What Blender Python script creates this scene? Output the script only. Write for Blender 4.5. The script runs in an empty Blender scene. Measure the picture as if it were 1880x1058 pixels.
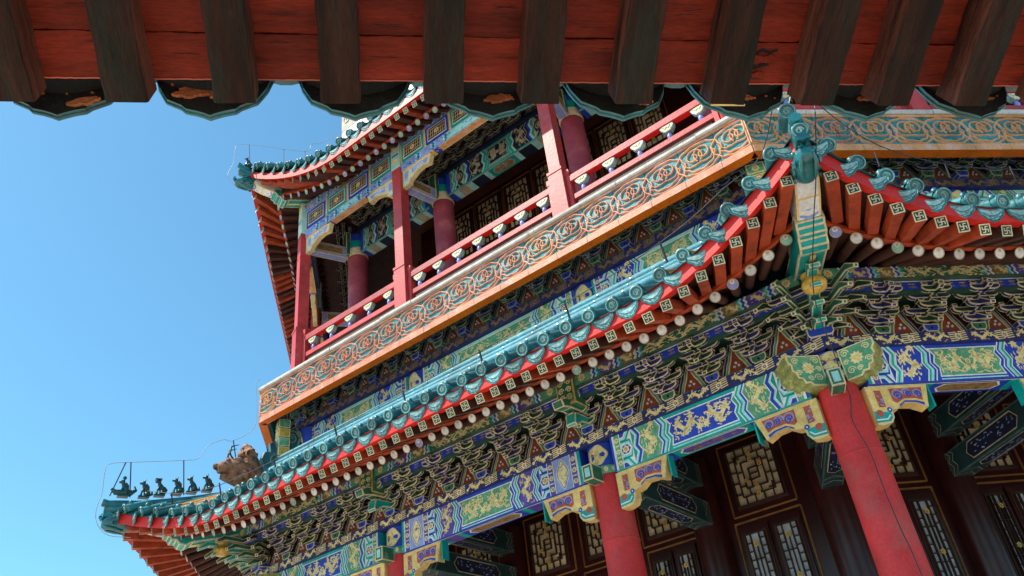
import bpy, math, random
from mathutils import Vector as V, Matrix
S=bpy.context.scene; COL=S.collection
random.seed(7)
pi=math.pi
G=-6.9            # ground level
# ------------------------------------------------------------------ materials
def mat(name,col,rough=.6,var=.25,scale=6,bump=.15,col2=None,cs=3,cover=.5,soft=.12,spec=.4,coat=0,metal=0,bd=.01,grain=0,ov=.16,st=None,dirt=.22):
    m=bpy.data.materials.new(name); m.use_nodes=True; nt=m.node_tree; N=nt.nodes; L=nt.links
    b=N['Principled BSDF']; b.inputs['Roughness'].default_value=rough
    b.inputs['Specular IOR Level'].default_value=spec; b.inputs['Metallic'].default_value=metal
    if coat: b.inputs['Coat Weight'].default_value=coat; b.inputs['Coat Roughness'].default_value=.15
    tc=N.new('ShaderNodeTexCoord'); oi=N.new('ShaderNodeObjectInfo')
    ad=N.new('ShaderNodeVectorMath'); ad.operation='MULTIPLY_ADD'
    L.new(oi.outputs['Random'],ad.inputs[0]); ad.inputs[1].default_value=(37,53,71); L.new(tc.outputs['Object'],ad.inputs[2])
    if st:
        sm=N.new('ShaderNodeVectorMath'); sm.operation='MULTIPLY'; sm.inputs[1].default_value=st; L.new(ad.outputs[0],sm.inputs[0]); ad=sm
    def noise(sc,det=5,rg=.6):
        n=N.new('ShaderNodeTexNoise'); n.inputs['Scale'].default_value=sc; n.inputs['Detail'].default_value=det; n.inputs['Roughness'].default_value=rg
        L.new(ad.outputs[0],n.inputs['Vector']); return n
    n1=noise(scale)
    cr=N.new('ShaderNodeValToRGB'); cr.color_ramp.elements[0].position=.3; cr.color_ramp.elements[1].position=.7
    c=col; d=tuple(x*(1-var) for x in c); e=tuple(min(1,x*(1+var*.7)) for x in c)
    cr.color_ramp.elements[0].color=(*d,1); cr.color_ramp.elements[1].color=(*e,1)
    L.new(n1.outputs['Fac'],cr.inputs['Fac']); out=cr.outputs['Color']
    if col2:
        n2=noise(cs,6,.65); r2=N.new('ShaderNodeValToRGB'); r2.color_ramp.elements[0].position=cover; r2.color_ramp.elements[1].position=min(1,cover+soft)
        L.new(n2.outputs['Fac'],r2.inputs['Fac'])
        mx=N.new('ShaderNodeMix'); mx.data_type='RGBA'; L.new(r2.outputs['Color'],mx.inputs['Factor']); L.new(out,mx.inputs[6]); mx.inputs[7].default_value=(*col2,1); out=mx.outputs[2]
    if grain:
        n4=noise(grain,2,.5); mr=N.new('ShaderNodeMapRange'); mr.inputs[3].default_value=.72; mr.inputs[4].default_value=1.25
        L.new(n4.outputs['Fac'],mr.inputs[0]); mm=N.new('ShaderNodeMix'); mm.data_type='RGBA'; mm.blend_type='MULTIPLY'; mm.inputs['Factor'].default_value=1
        L.new(out,mm.inputs[6]); L.new(mr.outputs[0],mm.inputs[7]); out=mm.outputs[2]
    def mul(out,fac,lo,hi,p0=0,p1=1):
        mr=N.new('ShaderNodeMapRange'); mr.inputs[1].default_value=p0; mr.inputs[2].default_value=p1; mr.inputs[3].default_value=lo; mr.inputs[4].default_value=hi
        L.new(fac,mr.inputs[0]); mm=N.new('ShaderNodeMix'); mm.data_type='RGBA'; mm.blend_type='MULTIPLY'; mm.inputs['Factor'].default_value=1
        L.new(out,mm.inputs[6]); L.new(mr.outputs[0],mm.inputs[7]); return mm.outputs[2]
    if ov: out=mul(out,oi.outputs['Random'],1-ov,1+ov*.8)
    if dirt:
        out=mul(out,noise(1.7,7,.72).outputs['Fac'],1-dirt,1+dirt*.6,.35,.65); out=mul(out,noise(45,3,.7).outputs['Fac'],1-dirt*.6,1+dirt*.45,.35,.65)
    L.new(out,b.inputs['Base Color'])
    if bump:
        n3=noise(scale*6,4); bp=N.new('ShaderNodeBump'); bp.inputs['Strength'].default_value=bump; bp.inputs['Distance'].default_value=bd
        L.new(n3.outputs['Fac'],bp.inputs['Height']); L.new(bp.outputs['Normal'],b.inputs['Normal'])
    return m
M={}
def mk(n,*a,**k): M[n]=mat(n,*a,**k)
mk('red_post',(.50,.045,.045),.45,.18,5,.2,(.36,.10,.11),7,.58,.1)
mk('mauve_column',(.34,.050,.075),.5,.25,3,.3,(.42,.11,.10),3,.55,.15,dirt=.25)
mk('glaze_black',(.012,.075,.078),.35,.4,9,.4,(.03,.03,.025),7,.5,.12,coat=.2)
mk('red_column',(.52,.026,.028),.58,.16,3,.4,(.38,.055,.05),2.0,.54,.14,dirt=.2)
mk('red_bright',(.62,.018,.012),.5,.14,6,.1,(.45,.05,.04),9,.62,.1)
mk('red_wood',(.42,.055,.014),.55,.35,7,.3,(.09,.022,.014),5,.56,.15)
mk('dark_wood',(.08,.022,.012),.6,.4,8,.4,(.05,.02,.014),5,.5,.2)
mk('maroon',(.035,.006,.006),.3,.3,5,.1)
mk('gold',(.86,.69,.34),.5,.22,25,.2,(.58,.42,.17),14,.60,.1)
mk('gold_deep',(.62,.40,.08),.42,.35,20,.3,(.28,.17,.04),11,.56,.12)
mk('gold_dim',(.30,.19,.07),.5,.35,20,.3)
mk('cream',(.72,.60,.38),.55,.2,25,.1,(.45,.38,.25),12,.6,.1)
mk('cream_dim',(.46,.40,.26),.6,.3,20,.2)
mk('white',(.78,.78,.76),.55,.12,18,.1,(.55,.55,.55),12,.62,.1)
mk('blue',(.018,.06,.50),.5,.25,9,.15,(.05,.10,.34),8,.6,.15)
mk('blue_deep',(.022,.030,.17),.55,.35,9,.2,(.07,.05,.09),8,.56,.15)
mk('blue_pale',(.28,.36,.72),.55,.2,12,.1,(.5,.5,.6),9,.58,.12)
mk('olive',(.26,.28,.09),.55,.4,14,.5,(.5,.40,.12),10,.52,.1)
mk('purple',(.10,.07,.40),.55,.3,12,.15,(.25,.14,.18),10,.56,.12)
mk('teal',(.0,.36,.34),.45,.2,8,.1,(.10,.42,.40),9,.6,.15)
mk('aqua',(.36,.72,.70),.5,.14,10,.1,(.5,.66,.68),9,.6,.12)
mk('green',(.022,.15,.09),.5,.3,10,.2,(.14,.28,.16),9,.57,.14)
mk('green_mid',(.10,.36,.22),.55,.25,12,.15,(.28,.42,.26),9,.55,.14)
mk('green_dark',(.012,.055,.034),.55,.35,12,.2,(.03,.05,.03),8,.55,.15)
mk('teal_dark',(.010,.045,.05),.5,.35,10,.2,(.02,.045,.05),8,.55,.15)
mk('navy',(.008,.014,.04),.5,.35,10,.2)
mk('brick_red',(.29,.055,.016),.55,.3,14,.2,(.12,.02,.012),10,.56,.14)
mk('yellow',(.86,.60,.20),.5,.16,12,.1,(.7,.45,.14),9,.6,.12)
mk('orange_red',(.50,.10,.06),.5,.2,12,.1)
mk('orange_glaze',(.95,.155,.0),.5,.10,7,.12,(.85,.11,.0),9,.62,.12,spec=.2)
mk('tile_sun_pink',(.66,.25,.145),.38,.16,5,.25,(.70,.37,.27),6,.5,.15,coat=.05,spec=.3)  # orange glaze as bleached by sun, the light baked into the base colour
mk('tile_orange',(.78,.34,.14),.38,.2,5,.2,(.72,.42,.32),6,.48,.14,coat=.05,spec=.3)
mk('tile_teal',(.035,.23,.24),.32,.28,9,.3,(.14,.38,.42),7,.55,.18,coat=.05,spec=.3,dirt=.35)
mk('tile_seam',(.05,.035,.03),.8,.2,9,.1)
mk('glaze',(.020,.18,.20),.42,.35,7,.3,(.12,.33,.36),9,.56,.12,spec=.45,coat=.1,ov=.35,dirt=.4)
mk('glaze_dark',(.012,.15,.16),.28,.4,8,.35,(.06,.06,.045),7,.55,.14,spec=.6,coat=.4)
mk('glaze_blue',(.05,.26,.33),.62,.3,6,.5,(.14,.34,.40),9,.55,.12,spec=.3,dirt=.4)
mk('glaze_yellow',(.75,.32,.03),.25,.25,7,.2,spec=.6,coat=.5)
mk('glaze_pale',(.33,.52,.50),.5,.25,14,.4,(.06,.20,.21),14,.54,.12,ov=.3,dirt=.45)
mk('stone',(.62,.56,.50),.8,.18,8,.5,(.30,.26,.22),7,.6,.12)
mk('stone_paving',(.42,.375,.31),.85,.15,.6,.3,(.34,.3,.26),.9,.5,.2)
mk('rust_stone',(.36,.17,.10),.8,.5,14,.8,(.07,.05,.04),9,.5,.15,bd=.03)
mk('pearl_white',(.66,.64,.68),.4,.12,14,.1)
mk('pearl_blue',(.26,.28,.66),.4,.2,14,.1)
mk('pearl_green',(.24,.50,.42),.4,.2,14,.1)
mk('paper',(.58,.47,.30),.75,.2,9,.1,(.26,.20,.12),6,.55,.2)
mk('paper_blue',(.46,.52,.58),.4,.25,7,.05,(.2,.25,.32),5,.5,.2)
mk('lattice',(.045,.018,.012),.5,.3,9,.1)
mk('frame_gold',(.22,.10,.03),.4,.3,11,.2)
mk('black_void',(.01,.008,.008),.9,.1,4,0)
mk('teal_dim',(.06,.13,.13),.5,.3,9,.1)
mk('wire',(.42,.40,.37),.5,.1,9,0)
mk('wire_dark',(.03,.03,.035),.5,.1,9,0)
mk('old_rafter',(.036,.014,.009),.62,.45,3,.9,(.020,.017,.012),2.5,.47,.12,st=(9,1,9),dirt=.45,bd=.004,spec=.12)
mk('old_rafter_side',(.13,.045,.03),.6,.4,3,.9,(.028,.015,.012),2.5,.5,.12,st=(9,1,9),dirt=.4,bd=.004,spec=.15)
mk('old_board',(.21,.022,.009),.6,.35,2.5,.9,(.07,.012,.008),2.2,.56,.14,st=(1,7,7),dirt=.4,bd=.004,spec=.15)
mk('old_board_dark',(.16,.026,.016),.6,.4,3,.5,(.06,.014,.01),4,.5,.14,grain=40)
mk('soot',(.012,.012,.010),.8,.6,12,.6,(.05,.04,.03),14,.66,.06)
mk('plaster_patch',(.60,.17,.06),.8,.35,30,.9,bd=.01)
mk('glaze_rim',(.035,.15,.16),.3,.35,12,.4,(.03,.07,.07),9,.55,.12,coat=.4)
# ------------------------------------------------------------------ mesh builder
class Fr:
    def __init__(s,O=(0,0,0),U=(1,0,0),Vv=(0,1,0),W=(0,0,1)): s.O,s.U,s.V,s.W=V(O),V(U),V(Vv),V(W)
    def p(s,u,v,w=0): return s.O+s.U*u+s.V*v+s.W*w
    def at(s,u,v,w=0): return Fr(s.p(u,v,w),s.U,s.V,s.W)
    def side(s): return Fr(s.O,s.W,s.V,-s.U)      # u=out, v=up, w=-x
    def under(s): return Fr(s.O,s.U,-s.W,s.V) # looking from below: v = inwards, w = up
    def mx(s):
        m=Matrix.Identity(4)
        for i,a in enumerate((s.U,s.V,s.W,s.O)):
            for j in range(3): m[j][i]=a[j]
        return m
L0=Fr()
def area(p): return sum(p[i-1][0]*p[i][1]-p[i][0]*p[i-1][1] for i in range(len(p)))
def inset(p,d):
    n=len(p); s=1 if area(p)>0 else -1; o=[]
    for i in range(n):
        a,b,c=p[i-1],p[i],p[(i+1)%n]
        e1=V((b[0]-a[0],b[1]-a[1])); e2=V((c[0]-b[0],c[1]-b[1]))
        if e1.length<1e-9 or e2.length<1e-9: o.append(b); continue
        e1.normalize(); e2.normalize(); n1=V((-e1.y,e1.x))*s; n2=V((-e2.y,e2.x))*s
        k=n1+n2; q=k.dot(n1); k=k/max(q,.45) if k.length>1e-6 else n1
        o.append((b[0]+k.x*d,b[1]+k.y*d))
    return o
class MB:
    def __init__(s): s.v=[];s.f=[];s.m=[];s.mats=[];s.sm=[]
    def mi(s,m):
        if m not in s.mats: s.mats.append(m)
        return s.mats.index(m)
    def add(s,vs,fs,m,smooth=False):
        b=len(s.v); s.v+=[tuple(x) for x in vs]; k=s.mi(m)
        for f in fs: s.f.append([b+i for i in f]); s.m.append(k); s.sm.append(smooth)
    def merge(s,o,mx):
        b=len(s.v); s.v+=[tuple(mx@V(x)) for x in o.v]; ks=[s.mi(m) for m in o.mats]
        for f,k,q in zip(o.f,o.m,o.sm): s.f.append([b+i for i in f]); s.m.append(ks[k]); s.sm.append(q)
    def flat(s,fr,pts,w,m):
        if area(pts)<0: pts=pts[::-1]
        s.add([fr.p(u,v,w) for u,v in pts],[list(range(len(pts)))],m)
    def rect(s,fr,u0,u1,v0,v1,w,m): s.flat(fr,[(u0,v0),(u1,v0),(u1,v1),(u0,v1)],w,m)
    def box(s,fr,u0,u1,v0,v1,w0,w1,m): s.prism(fr,[(u0,v0),(u1,v0),(u1,v1),(u0,v1)],w0,w1,m)
    def prism(s,fr,pts,w0,w1,m,side=None):
        if area(pts)<0: pts=pts[::-1]
        n=len(pts); lo,hi=min(w0,w1),max(w0,w1)
        vs=[fr.p(u,v,lo) for u,v in pts]+[fr.p(u,v,hi) for u,v in pts]
        s.add(vs,[list(range(n,2*n)),list(range(n))[::-1]],m)
        s.add(vs,[[i,(i+1)%n,n+(i+1)%n,n+i] for i in range(n)],side or m)
    def oprism(s,fr,pts,w0,w1,body,edge,ew=.008,e=.0015):
        if area(pts)<0: pts=pts[::-1]
        lo,hi=min(w0,w1),max(w0,w1); s.prism(fr,pts,lo,hi,edge)
        q=inset(pts,ew); s.flat(fr,q,hi+e,body); 
        s.add([fr.p(u,v,lo-e) for u,v in q],[list(range(len(q)))[::-1]],body)
        n=len(pts); g=min(ew,(hi-lo)*.25)
        for i in range(n):
            a,b=V(pts[i]),V(pts[(i+1)%n]); d=b-a
            if d.length<ew*3: a2,b2=a,b
            else: d.normalize(); a2,b2=a+d*ew*.7,b-d*ew*.7
            nn=V(((b-a).y,-(b-a).x)); nn.normalize(); nn*=e
            a2=a2+nn;b2=b2+nn
            s.add([fr.p(a2.x,a2.y,lo+g),fr.p(b2.x,b2.y,lo+g),fr.p(b2.x,b2.y,hi-g),fr.p(a2.x,a2.y,hi-g)],[[0,1,2,3]],body)
    def obox(s,fr,u0,u1,v0,v1,w0,w1,body,edge,ew=.008): s.oprism(fr,[(u0,v0),(u1,v0),(u1,v1),(u0,v1)],w0,w1,body,edge,ew)
    def ribbon(s,fr,pts,wd,w,m,closed=False,th=0,taper=None):
        P=[V(p[:2]) for p in pts]; n=len(P)
        if n<2: return
        A=[];B=[]
        for i in range(n):
            if closed: a,c=P[i-1],P[(i+1)%n]
            else: a,c=P[max(i-1,0)],P[min(i+1,n-1)]
            d=c-a
            if d.length<1e-9: d=V((1,0))
            d.normalize(); nn=V((-d.y,d.x)); h=wd/2*(taper[i] if taper else 1)
            A.append(P[i]+nn*h); B.append(P[i]-nn*h)
        rng=range(n if closed else n-1)
        if th:
            vs=[fr.p(a.x,a.y,w) for a in A]+[fr.p(*(a*.65+b*.35),w+th) for a,b in zip(A,B)]+[fr.p(*(a*.35+b*.65),w+th) for a,b in zip(A,B)]+[fr.p(b.x,b.y,w) for b in B]
            s.add(vs,[[k*n+i,(k+1)*n+i,(k+1)*n+(i+1)%n,k*n+(i+1)%n] for i in rng for k in range(3)],m)
        else:
            vs=[fr.p(a.x,a.y,w) for a in A]+[fr.p(b.x,b.y,w) for b in B]
            s.add(vs,[[i,n+i,n+(i+1)%n,(i+1)%n] for i in rng],m)
    def tube(s,path,r,m,n=8,cap=True,smooth=True,up=V((0,0,1))):
        P=[V(p) for p in path]; k=len(P); R=r if isinstance(r,(list,tuple)) else [r]*k; vs=[]
        for i in range(k):
            d=P[min(i+1,k-1)]-P[max(i-1,0)]; d.normalize()
            a=d.cross(up if abs(d.dot(up))<.95 else V((1,0,0))); a.normalize(); b=a.cross(d)
            for j in range(n): t=2*pi*j/n; vs.append(P[i]+(a*math.cos(t)+b*math.sin(t))*R[i])
        fs=[[i*n+j,i*n+(j+1)%n,(i+1)*n+(j+1)%n,(i+1)*n+j] for i in range(k-1) for j in range(n)]
        s.add(vs,fs,m,smooth)
        if cap: s.add(vs[:n],[list(range(n))[::-1]],m); s.add(vs[-n:],[list(range(n))],m)
    def lathe(s,fr,prof,m,n=16,smooth=True,cap=True):   # axis = W, prof (r,h)
        vs=[fr.p(r*math.cos(2*pi*j/n),r*math.sin(2*pi*j/n),h) for r,h in prof for j in range(n)]
        k=len(prof); s.add(vs,[[i*n+j,i*n+(j+1)%n,(i+1)*n+(j+1)%n,(i+1)*n+j] for i in range(k-1) for j in range(n)],m,smooth)
        if cap: s.add(vs[-n:],[list(range(n))],m); s.add(vs[:n],[list(range(n))[::-1]],m)
    def disc(s,fr,u,v,r,w,m,n=14,ry=None): s.flat(fr,[(u+r*math.cos(2*pi*j/n),v+(ry or r)*math.sin(2*pi*j/n)) for j in range(n)],w,m)
    def blob(s,c,r,m,n=10,sq=(1,1,1),rough=0,rng=random,ax=None):
        vs=[];c=V(c)
        for i in range(n//2+1):
            for j in range(n):
                a=pi*i/(n//2); b=2*pi*j/n; k=r*(1+rough*(rng.random()-.5))
                q=V((math.sin(a)*math.cos(b)*sq[0],math.sin(a)*math.sin(b)*sq[1],math.cos(a)*sq[2]))*k
                vs.append(c+(ax@q if ax else q))
        s.add(vs,[[i*n+j,(i+1)*n+j,(i+1)*n+(j+1)%n,i*n+(j+1)%n] for i in range(n//2) for j in range(n)],m,True)
    def mesh(s,name,off=None):
        me=bpy.data.meshes.new(name); vs=s.v if off is None else [(a-off[0],b-off[1],c-off[2]) for a,b,c in s.v]
        me.from_pydata(vs,[],s.f)
        for m in s.mats: me.materials.append(M[m] if isinstance(m,str) else m)
        me.polygons.foreach_set('material_index',s.m); me.polygons.foreach_set('use_smooth',s.sm); me.update(); return me
    def build(s,name,parent=None,**tags):
        if not s.f: return None
        xs=[[v[i] for v in s.v] for i in range(3)]; off=((min(xs[0])+max(xs[0]))/2,(min(xs[1])+max(xs[1]))/2,min(xs[2]))
        o=bpy.data.objects.new(name,s.mesh(name,off)); COL.objects.link(o); put(o,Matrix.Translation(off),parent)
        for k,v in tags.items(): o[k]=v
        return o
WM={}
def put(o,mw,parent=None):
    WM[o.name]=mw
    if parent is not None: o.parent=parent; o.matrix_basis=WM[parent.name].inverted()@mw
    else: o.matrix_basis=mw
def empty(name,loc,label,cat,group=None):
    o=bpy.data.objects.new(name,None); COL.objects.link(o); o.empty_display_size=.3; put(o,Matrix.Translation(loc))
    o['label']=label; o['category']=cat
    if group: o['group']=group
    return o
_mc={}
def inst(name,mb,mx,parent,**t):
    k=id(mb)
    if k not in _mc: _mc[k]=(mb.mesh(name),mb)
    o=bpy.data.objects.new(name,_mc[k][0]); COL.objects.link(o); put(o,mx,parent)
    for a,b in t.items(): o[a]=b
    return o
def emit(name,items,parent,rest=None,cap=98):
    out=[inst(name,mb,mx,parent) for mb,mx in items[:cap]]
    if len(items)>cap:
        b=MB()
        for mb,mx in items[cap:]: b.merge(mb,mx)
        o=b.build(rest or name+'s',parent); o['kind']='stuff'
    return out
# ------------------------------------------------------------------ octagon frames
T8=math.tan(pi/8); C8=math.cos(pi/8)
def face(f):
    m=math.radians(-22.5+45*f); n=V((math.cos(m),math.sin(m),0)); t=V((-math.sin(m),math.cos(m),0)); return n,t
def FF(f,x=0,a=0,z=0):
    n,t=face(f); return Fr(n*a+t*x+V((0,0,z)),t,(0,0,1),n)
def PT(f,x,a,z): n,t=face(f); return n*a+t*x+V((0,0,z))
def corner(k,r,z): a=math.radians(45*k); return V((r*math.cos(a),r*math.sin(a),z))
def CF(k,r=0,z=0):   # frame at a corner: w outward along the diagonal
    a=math.radians(45*k); n=V((math.cos(a),math.sin(a),0)); t=V((-math.sin(a),math.cos(a),0)); return Fr(n*r+V((0,0,z)),t,(0,0,1),n)
tower=empty('temple_tower',(0,0,G),'octagonal painted temple tower with teal tiled eaves, red columns and a glazed tile balcony band','temple tower')
# ------------------------------------------------------------------ painted motifs
def squig(mb,fr,x0,x1,y0,y1,n,m,w,rng,ln=.05,wd=.007):
    for _ in range(n):
        x=rng.uniform(x0,x1);y=rng.uniform(y0,y1);a=rng.uniform(-.5,.5)+rng.choice((0,pi));l=ln*rng.uniform(.5,1.2);c=rng.uniform(-28,28)
        P=[(x,y)]
        for k in range(4):
            x+=math.cos(a)*l/4;y+=math.sin(a)*l/4;a+=c*l/4+rng.uniform(-.4,.4)
            P.append((min(max(x,x0),x1),min(max(y,y0),y1)))
        mb.ribbon(fr,P,wd,w,m,taper=[.5,1,1.2,1,.4])
def dragon(mb,fr,x0,x1,y0,y1,m,w,rng,flip=False,per=2.1,wd=None,extra=14):
    h=y1-y0; L=x1-x0; wd=wd or h*.14; P=[];tp=[]; K=int(14*per)+10
    ph=rng.uniform(-.3,.3); A=h*.33
    for i in range(K):
        t=i/(K-1); a=2*pi*per*t+ph
        x=x0+L*(.07+.84*t)+min(.12*h,L*.08)*math.sin(2*a); y=(y0+y1)/2+A*math.sin(a)*(.8+.25*t)
        if flip: x=x0+x1-x
        P.append((x,y)); tp.append(.35+.95*math.sin(pi*min(1,.12+t*.85)))
    mb.ribbon(fr,P,wd,w,m,taper=tp)
    hx,hy=P[-1]; rr=min(h*.15,L*.12); mb.flat(fr,[(hx+rr*math.cos(a)*(1.35 if k%2 else .75),hy+rr*math.sin(a)*(1.35 if k%2 else .75)) for k,a in enumerate([2*pi*j/14 for j in range(14)])],w+.0004,m)
    st=max(4,K//7)
    for i in range(st,K-2,st):
        x,y=P[i]; dx=P[i+1][0]-P[i-1][0]; dy=P[i+1][1]-P[i-1][1]; l=math.hypot(dx,dy) or 1; nx,ny=-dy/l,dx/l
        for s in (-1,1):
            q=h*.2; a=(x+nx*s*q,y+ny*s*q)
            a=(min(max(a[0],x0),x1),min(max(a[1],y0),y1)); b=(a[0]+dx/l*q*.5,a[1]+dy/l*q*.5); b=(min(max(b[0],x0),x1),min(max(b[1],y0),y1))
            mb.ribbon(fr,[(x,y),a,b],wd*.42,w+.0002,m)
    squig(mb,fr,x0,x1,y0+h*.03,y1-h*.03,extra,m,w,rng,h*.26,h*.045)
def rosette(mb,fr,u,v,r,w,m,m2,k=8):
    mb.flat(fr,[(u+r*(1 if j%2 else .72)*math.cos(pi*j/k),v+r*(1 if j%2 else .72)*math.sin(pi*j/k)) for j in range(2*k)],w,m)
    mb.disc(fr,u,v,r*.42,w+.0005,m2,8); mb.disc(fr,u,v,r*.2,w+.001,m,6)
def scroll(mb,fr,u,v,r,m,w,wd,s=1,turn=1.6,th=0):
    P=[];N=18
    for i in range(N):
        t=i/(N-1); a=2*pi*turn*t; k=r*(1-.85*t); P.append((u+s*k*math.cos(a),v+k*math.sin(a)))
    mb.ribbon(fr,P,wd,w,m,th=th)
ZZ=[(0,0),(.3,1),(.5,.25),(.78,1),(1,0)]
def zz(x,h,A,s=1): return [(x+s*A*q,h*t) for t,q in ZZ]
def zband(mb,fr,x,wd,h,A,s,m,w,y0=0):
    L=[(a,b+y0) for a,b in zz(x,h,A,s)]; R=[(a+wd,b+y0) for a,b in L]
    mb.flat(fr,L+R[::-1],w,m)
def zline(mb,fr,x,h,A,s,m,w,wd=.01,y0=0): mb.ribbon(fr,[(a,b+y0) for a,b in zz(x,h,A,s)],wd,w,m)
def paint_beam(fr,L,h,dep,side,center,col,rng,dim=False):
    """fr at left bottom of the outer face; side=[(kind,width,colour)...] from each end to the middle"""
    mb=MB(); un=Fr(fr.p(0,0,0),fr.U,-fr.W,-fr.V)   # underside: v inward, w down
    body=center[0]; c=min(.028,h*.1)
    prof=[(0,c),(0,h),(-dep,h),(-dep,c),(-dep+c,0),(-c,0)]
    mb.prism(Fr(fr.O,fr.W,fr.V,fr.U),prof,0,L,body)
    E=.0015; uf=Fr(fr.p(0,0,-c),fr.U,-fr.W,-fr.V); ud=dep-2*c
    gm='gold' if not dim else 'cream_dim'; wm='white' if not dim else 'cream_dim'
    for s in (1,-1):
        F=fr if s==1 else Fr(fr.p(L,0,0),-fr.U,fr.V,fr.W); Uf=uf if s==1 else Fr(uf.p(L,0,0),-uf.U,uf.V,uf.W)
        def rc(f,x0,x1,y0,y1,w,m):
            mb.add([f.p(x0,y0,w),f.p(x1,y0,w),f.p(x1,y1,w),f.p(x0,y1,w)],[[0,1,2,3] if s==1 else [3,2,1,0]],m)
        x=0; A=h*.13
        for kd,wd,cl in side:
            if kd=='strip': rc(F,x,x+wd,0,h,E*2,cl); rc(Uf,x,x+wd,0,ud,E*2,cl); rc(F,x+wd-.01,x+wd,0,h,E*3,wm)
            elif kd=='rosette':
                rc(F,x,x+wd,0,h,E*2,cl); rc(Uf,x,x+wd,0,ud,E*2,cl)
                mb.ribbon(F,[(x+wd-.005,0),(x+wd-.005,h)],.009,E*3,wm); mb.ribbon(F,[(x+.006,0),(x+.006,h)],.009,E*3,wm)
                k=3
                for i in range(k): rosette(mb,F,x+wd/2,h*(i+.5)/k,min(wd*.38,h/k*.42),E*3,gm,cl)
                for i in range(1,k): mb.ribbon(F,[(x+wd*.2,h*i/k),(x+wd*.8,h*i/k)],.012,E*3,gm)
            elif kd=='oval':
                rc(F,x,x+wd,0,h,E*2,cl); rc(Uf,x,x+wd,0,ud,E*2,cl)
                o=[(x+wd/2+wd*.36*math.cos(2*pi*j/16)*(1+.12*math.cos(4*2*pi*j/16)),h/2+h*.42*math.sin(2*pi*j/16)*(1+.1*math.cos(4*2*pi*j/16))) for j in range(16)]
                mb.flat(F,o,E*3,wm); mb.flat(F,inset(o,.009),E*4,'blue' if not dim else 'navy'); mb.flat(F,inset(o,.016),E*4.4,gm)
                squig(mb,F,x+wd*.26,x+wd*.74,h*.2,h*.8,9,'blue' if not dim else 'navy',E*5,rng,.05,.006)
            elif kd=='hex':
                rc(F,x,x+wd,0,h,E*2,wm); rc(Uf,x,x+wd,0,ud,E*2,wm)
                for cy,cx in ((h*.5,.38),(h*1.0,.05),(0,.05)):
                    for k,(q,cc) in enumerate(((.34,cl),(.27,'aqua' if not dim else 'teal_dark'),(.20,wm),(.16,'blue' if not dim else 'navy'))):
                        P=[(x+wd*cx+h*q*1.0*math.cos(pi/3*j),min(h,max(0,cy+h*q*.9*math.sin(pi/3*j)))) for j in range(6)]
                        P=[(min(max(a,x),x+wd),b) for a,b in P]; mb.flat(F,P,E*(2.4+.4*k),cc)
                    if cy==h*.5: rosette(mb,F,x+wd*cx,cy,h*.12,E*4.4,gm,'orange_red',6)
            elif kd=='zig':
                # run of narrow chevron bands
                cs=cl; n=len(cs)
                rc(Uf,x,x+wd,0,ud,E*2,cs[0])
                for i,cc in enumerate(cs): zband(mb,F,x+wd*i/n,wd/n+(.002 if i<n-1 else 0),h,A,1,cc,E*(3+.1*i))
                mb.ribbon(F,zz(x,h,A),.011,E*4,wm); mb.ribbon(F,zz(x+wd,h,A),.011,E*4,wm)
            elif kd=='dragon':
                L1=zz(x,h,A);R1=zz(x+wd,h,A); mb.flat(F,L1+R1[::-1],E*2,cl); rc(Uf,x,x+wd,0,ud,E*2,cl)
                Fd=Fr(F.p(x+wd/2+A*.5,h/2,0),F.V,-F.U,F.W)
                dragon(mb,Fd,-h*.46,h*.46,-wd*.42,wd*.42,gm,E*3,rng,False,1.6,wd*.15,34)
            x+=wd
        xe=x
    # centre panel with bevelled ends
    A=h*.13; fm,gr,um=center
    L1=zz(xe,h,A); R1=[(L-a,b) for a,b in L1]; mb.flat(fr,L1+R1[::-1],E*2,fm)
    bd=h*.13
    Q=[(xe+bd*.9+A*q,bd+(h-2*bd)*t) for t,q in [(0,.6),(.3,1.0),(.5,.3),(.78,1),(1,.2)]]; Q=Q+[(L-a,b) for a,b in Q[::-1]]
    mb.flat(fr,inset(Q,-.012),E*3,wm); mb.flat(fr,Q,E*4,gr)
    mb.ribbon(fr,[(xe+.05,bd*.28),(L-xe-.05,bd*.28)],.012,E*3,'aqua' if not dim else 'cream_dim'); 
    mid=L/2; x0=xe+bd*1.6+A*.5; x1=L-x0
    dragon(mb,fr,x0,mid-h*.09,bd*1.15,h-bd*1.15,gm,E*5,rng,False,max(1.6,(mid-x0)/h*1.25),h*.095,int((mid-x0)/h*36))
    dragon(mb,fr,mid+h*.09,x1,bd*1.15,h-bd*1.15,gm,E*5,rng,True,max(1.6,(mid-x0)/h*1.25),h*.095,int((mid-x0)/h*36))
    rosette(mb,fr,mid,h*.5,h*.09,E*5,gm,'orange_red' if not dim else gm)
    # underside centre
    up=[(xe,ud*.0),(L-xe,0),(L-xe-.1,ud*.16),(L-xe-.05,ud*.5),(L-xe-.1,ud*.84),(L-xe,ud),(xe,ud),(xe+.1,ud*.84),(xe+.05,ud*.5),(xe+.1,ud*.16)]
    mb.flat(uf,[(xe+.1,ud*.16),(L-xe-.1,ud*.16),(L-xe-.05,ud*.5),(L-xe-.1,ud*.84),(xe+.1,ud*.84),(xe+.05,ud*.5)],E*2,wm)
    mb.flat(uf,[(xe+.12,ud*.2),(L-xe-.12,ud*.2),(L-xe-.07,ud*.5),(L-xe-.12,ud*.8),(xe+.12,ud*.8),(xe+.07,ud*.5)],E*3,um)
    squig(mb,uf,xe+.14,L-xe-.14,ud*.24,ud*.76,int((L-2*xe)*34),'gold_dim' if not dim else 'cream_dim',E*4,rng,.06,.014)
    mb.ribbon(uf,[(0,.004),(L,.004)],.01,E*4,wm)
    return mb
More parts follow.
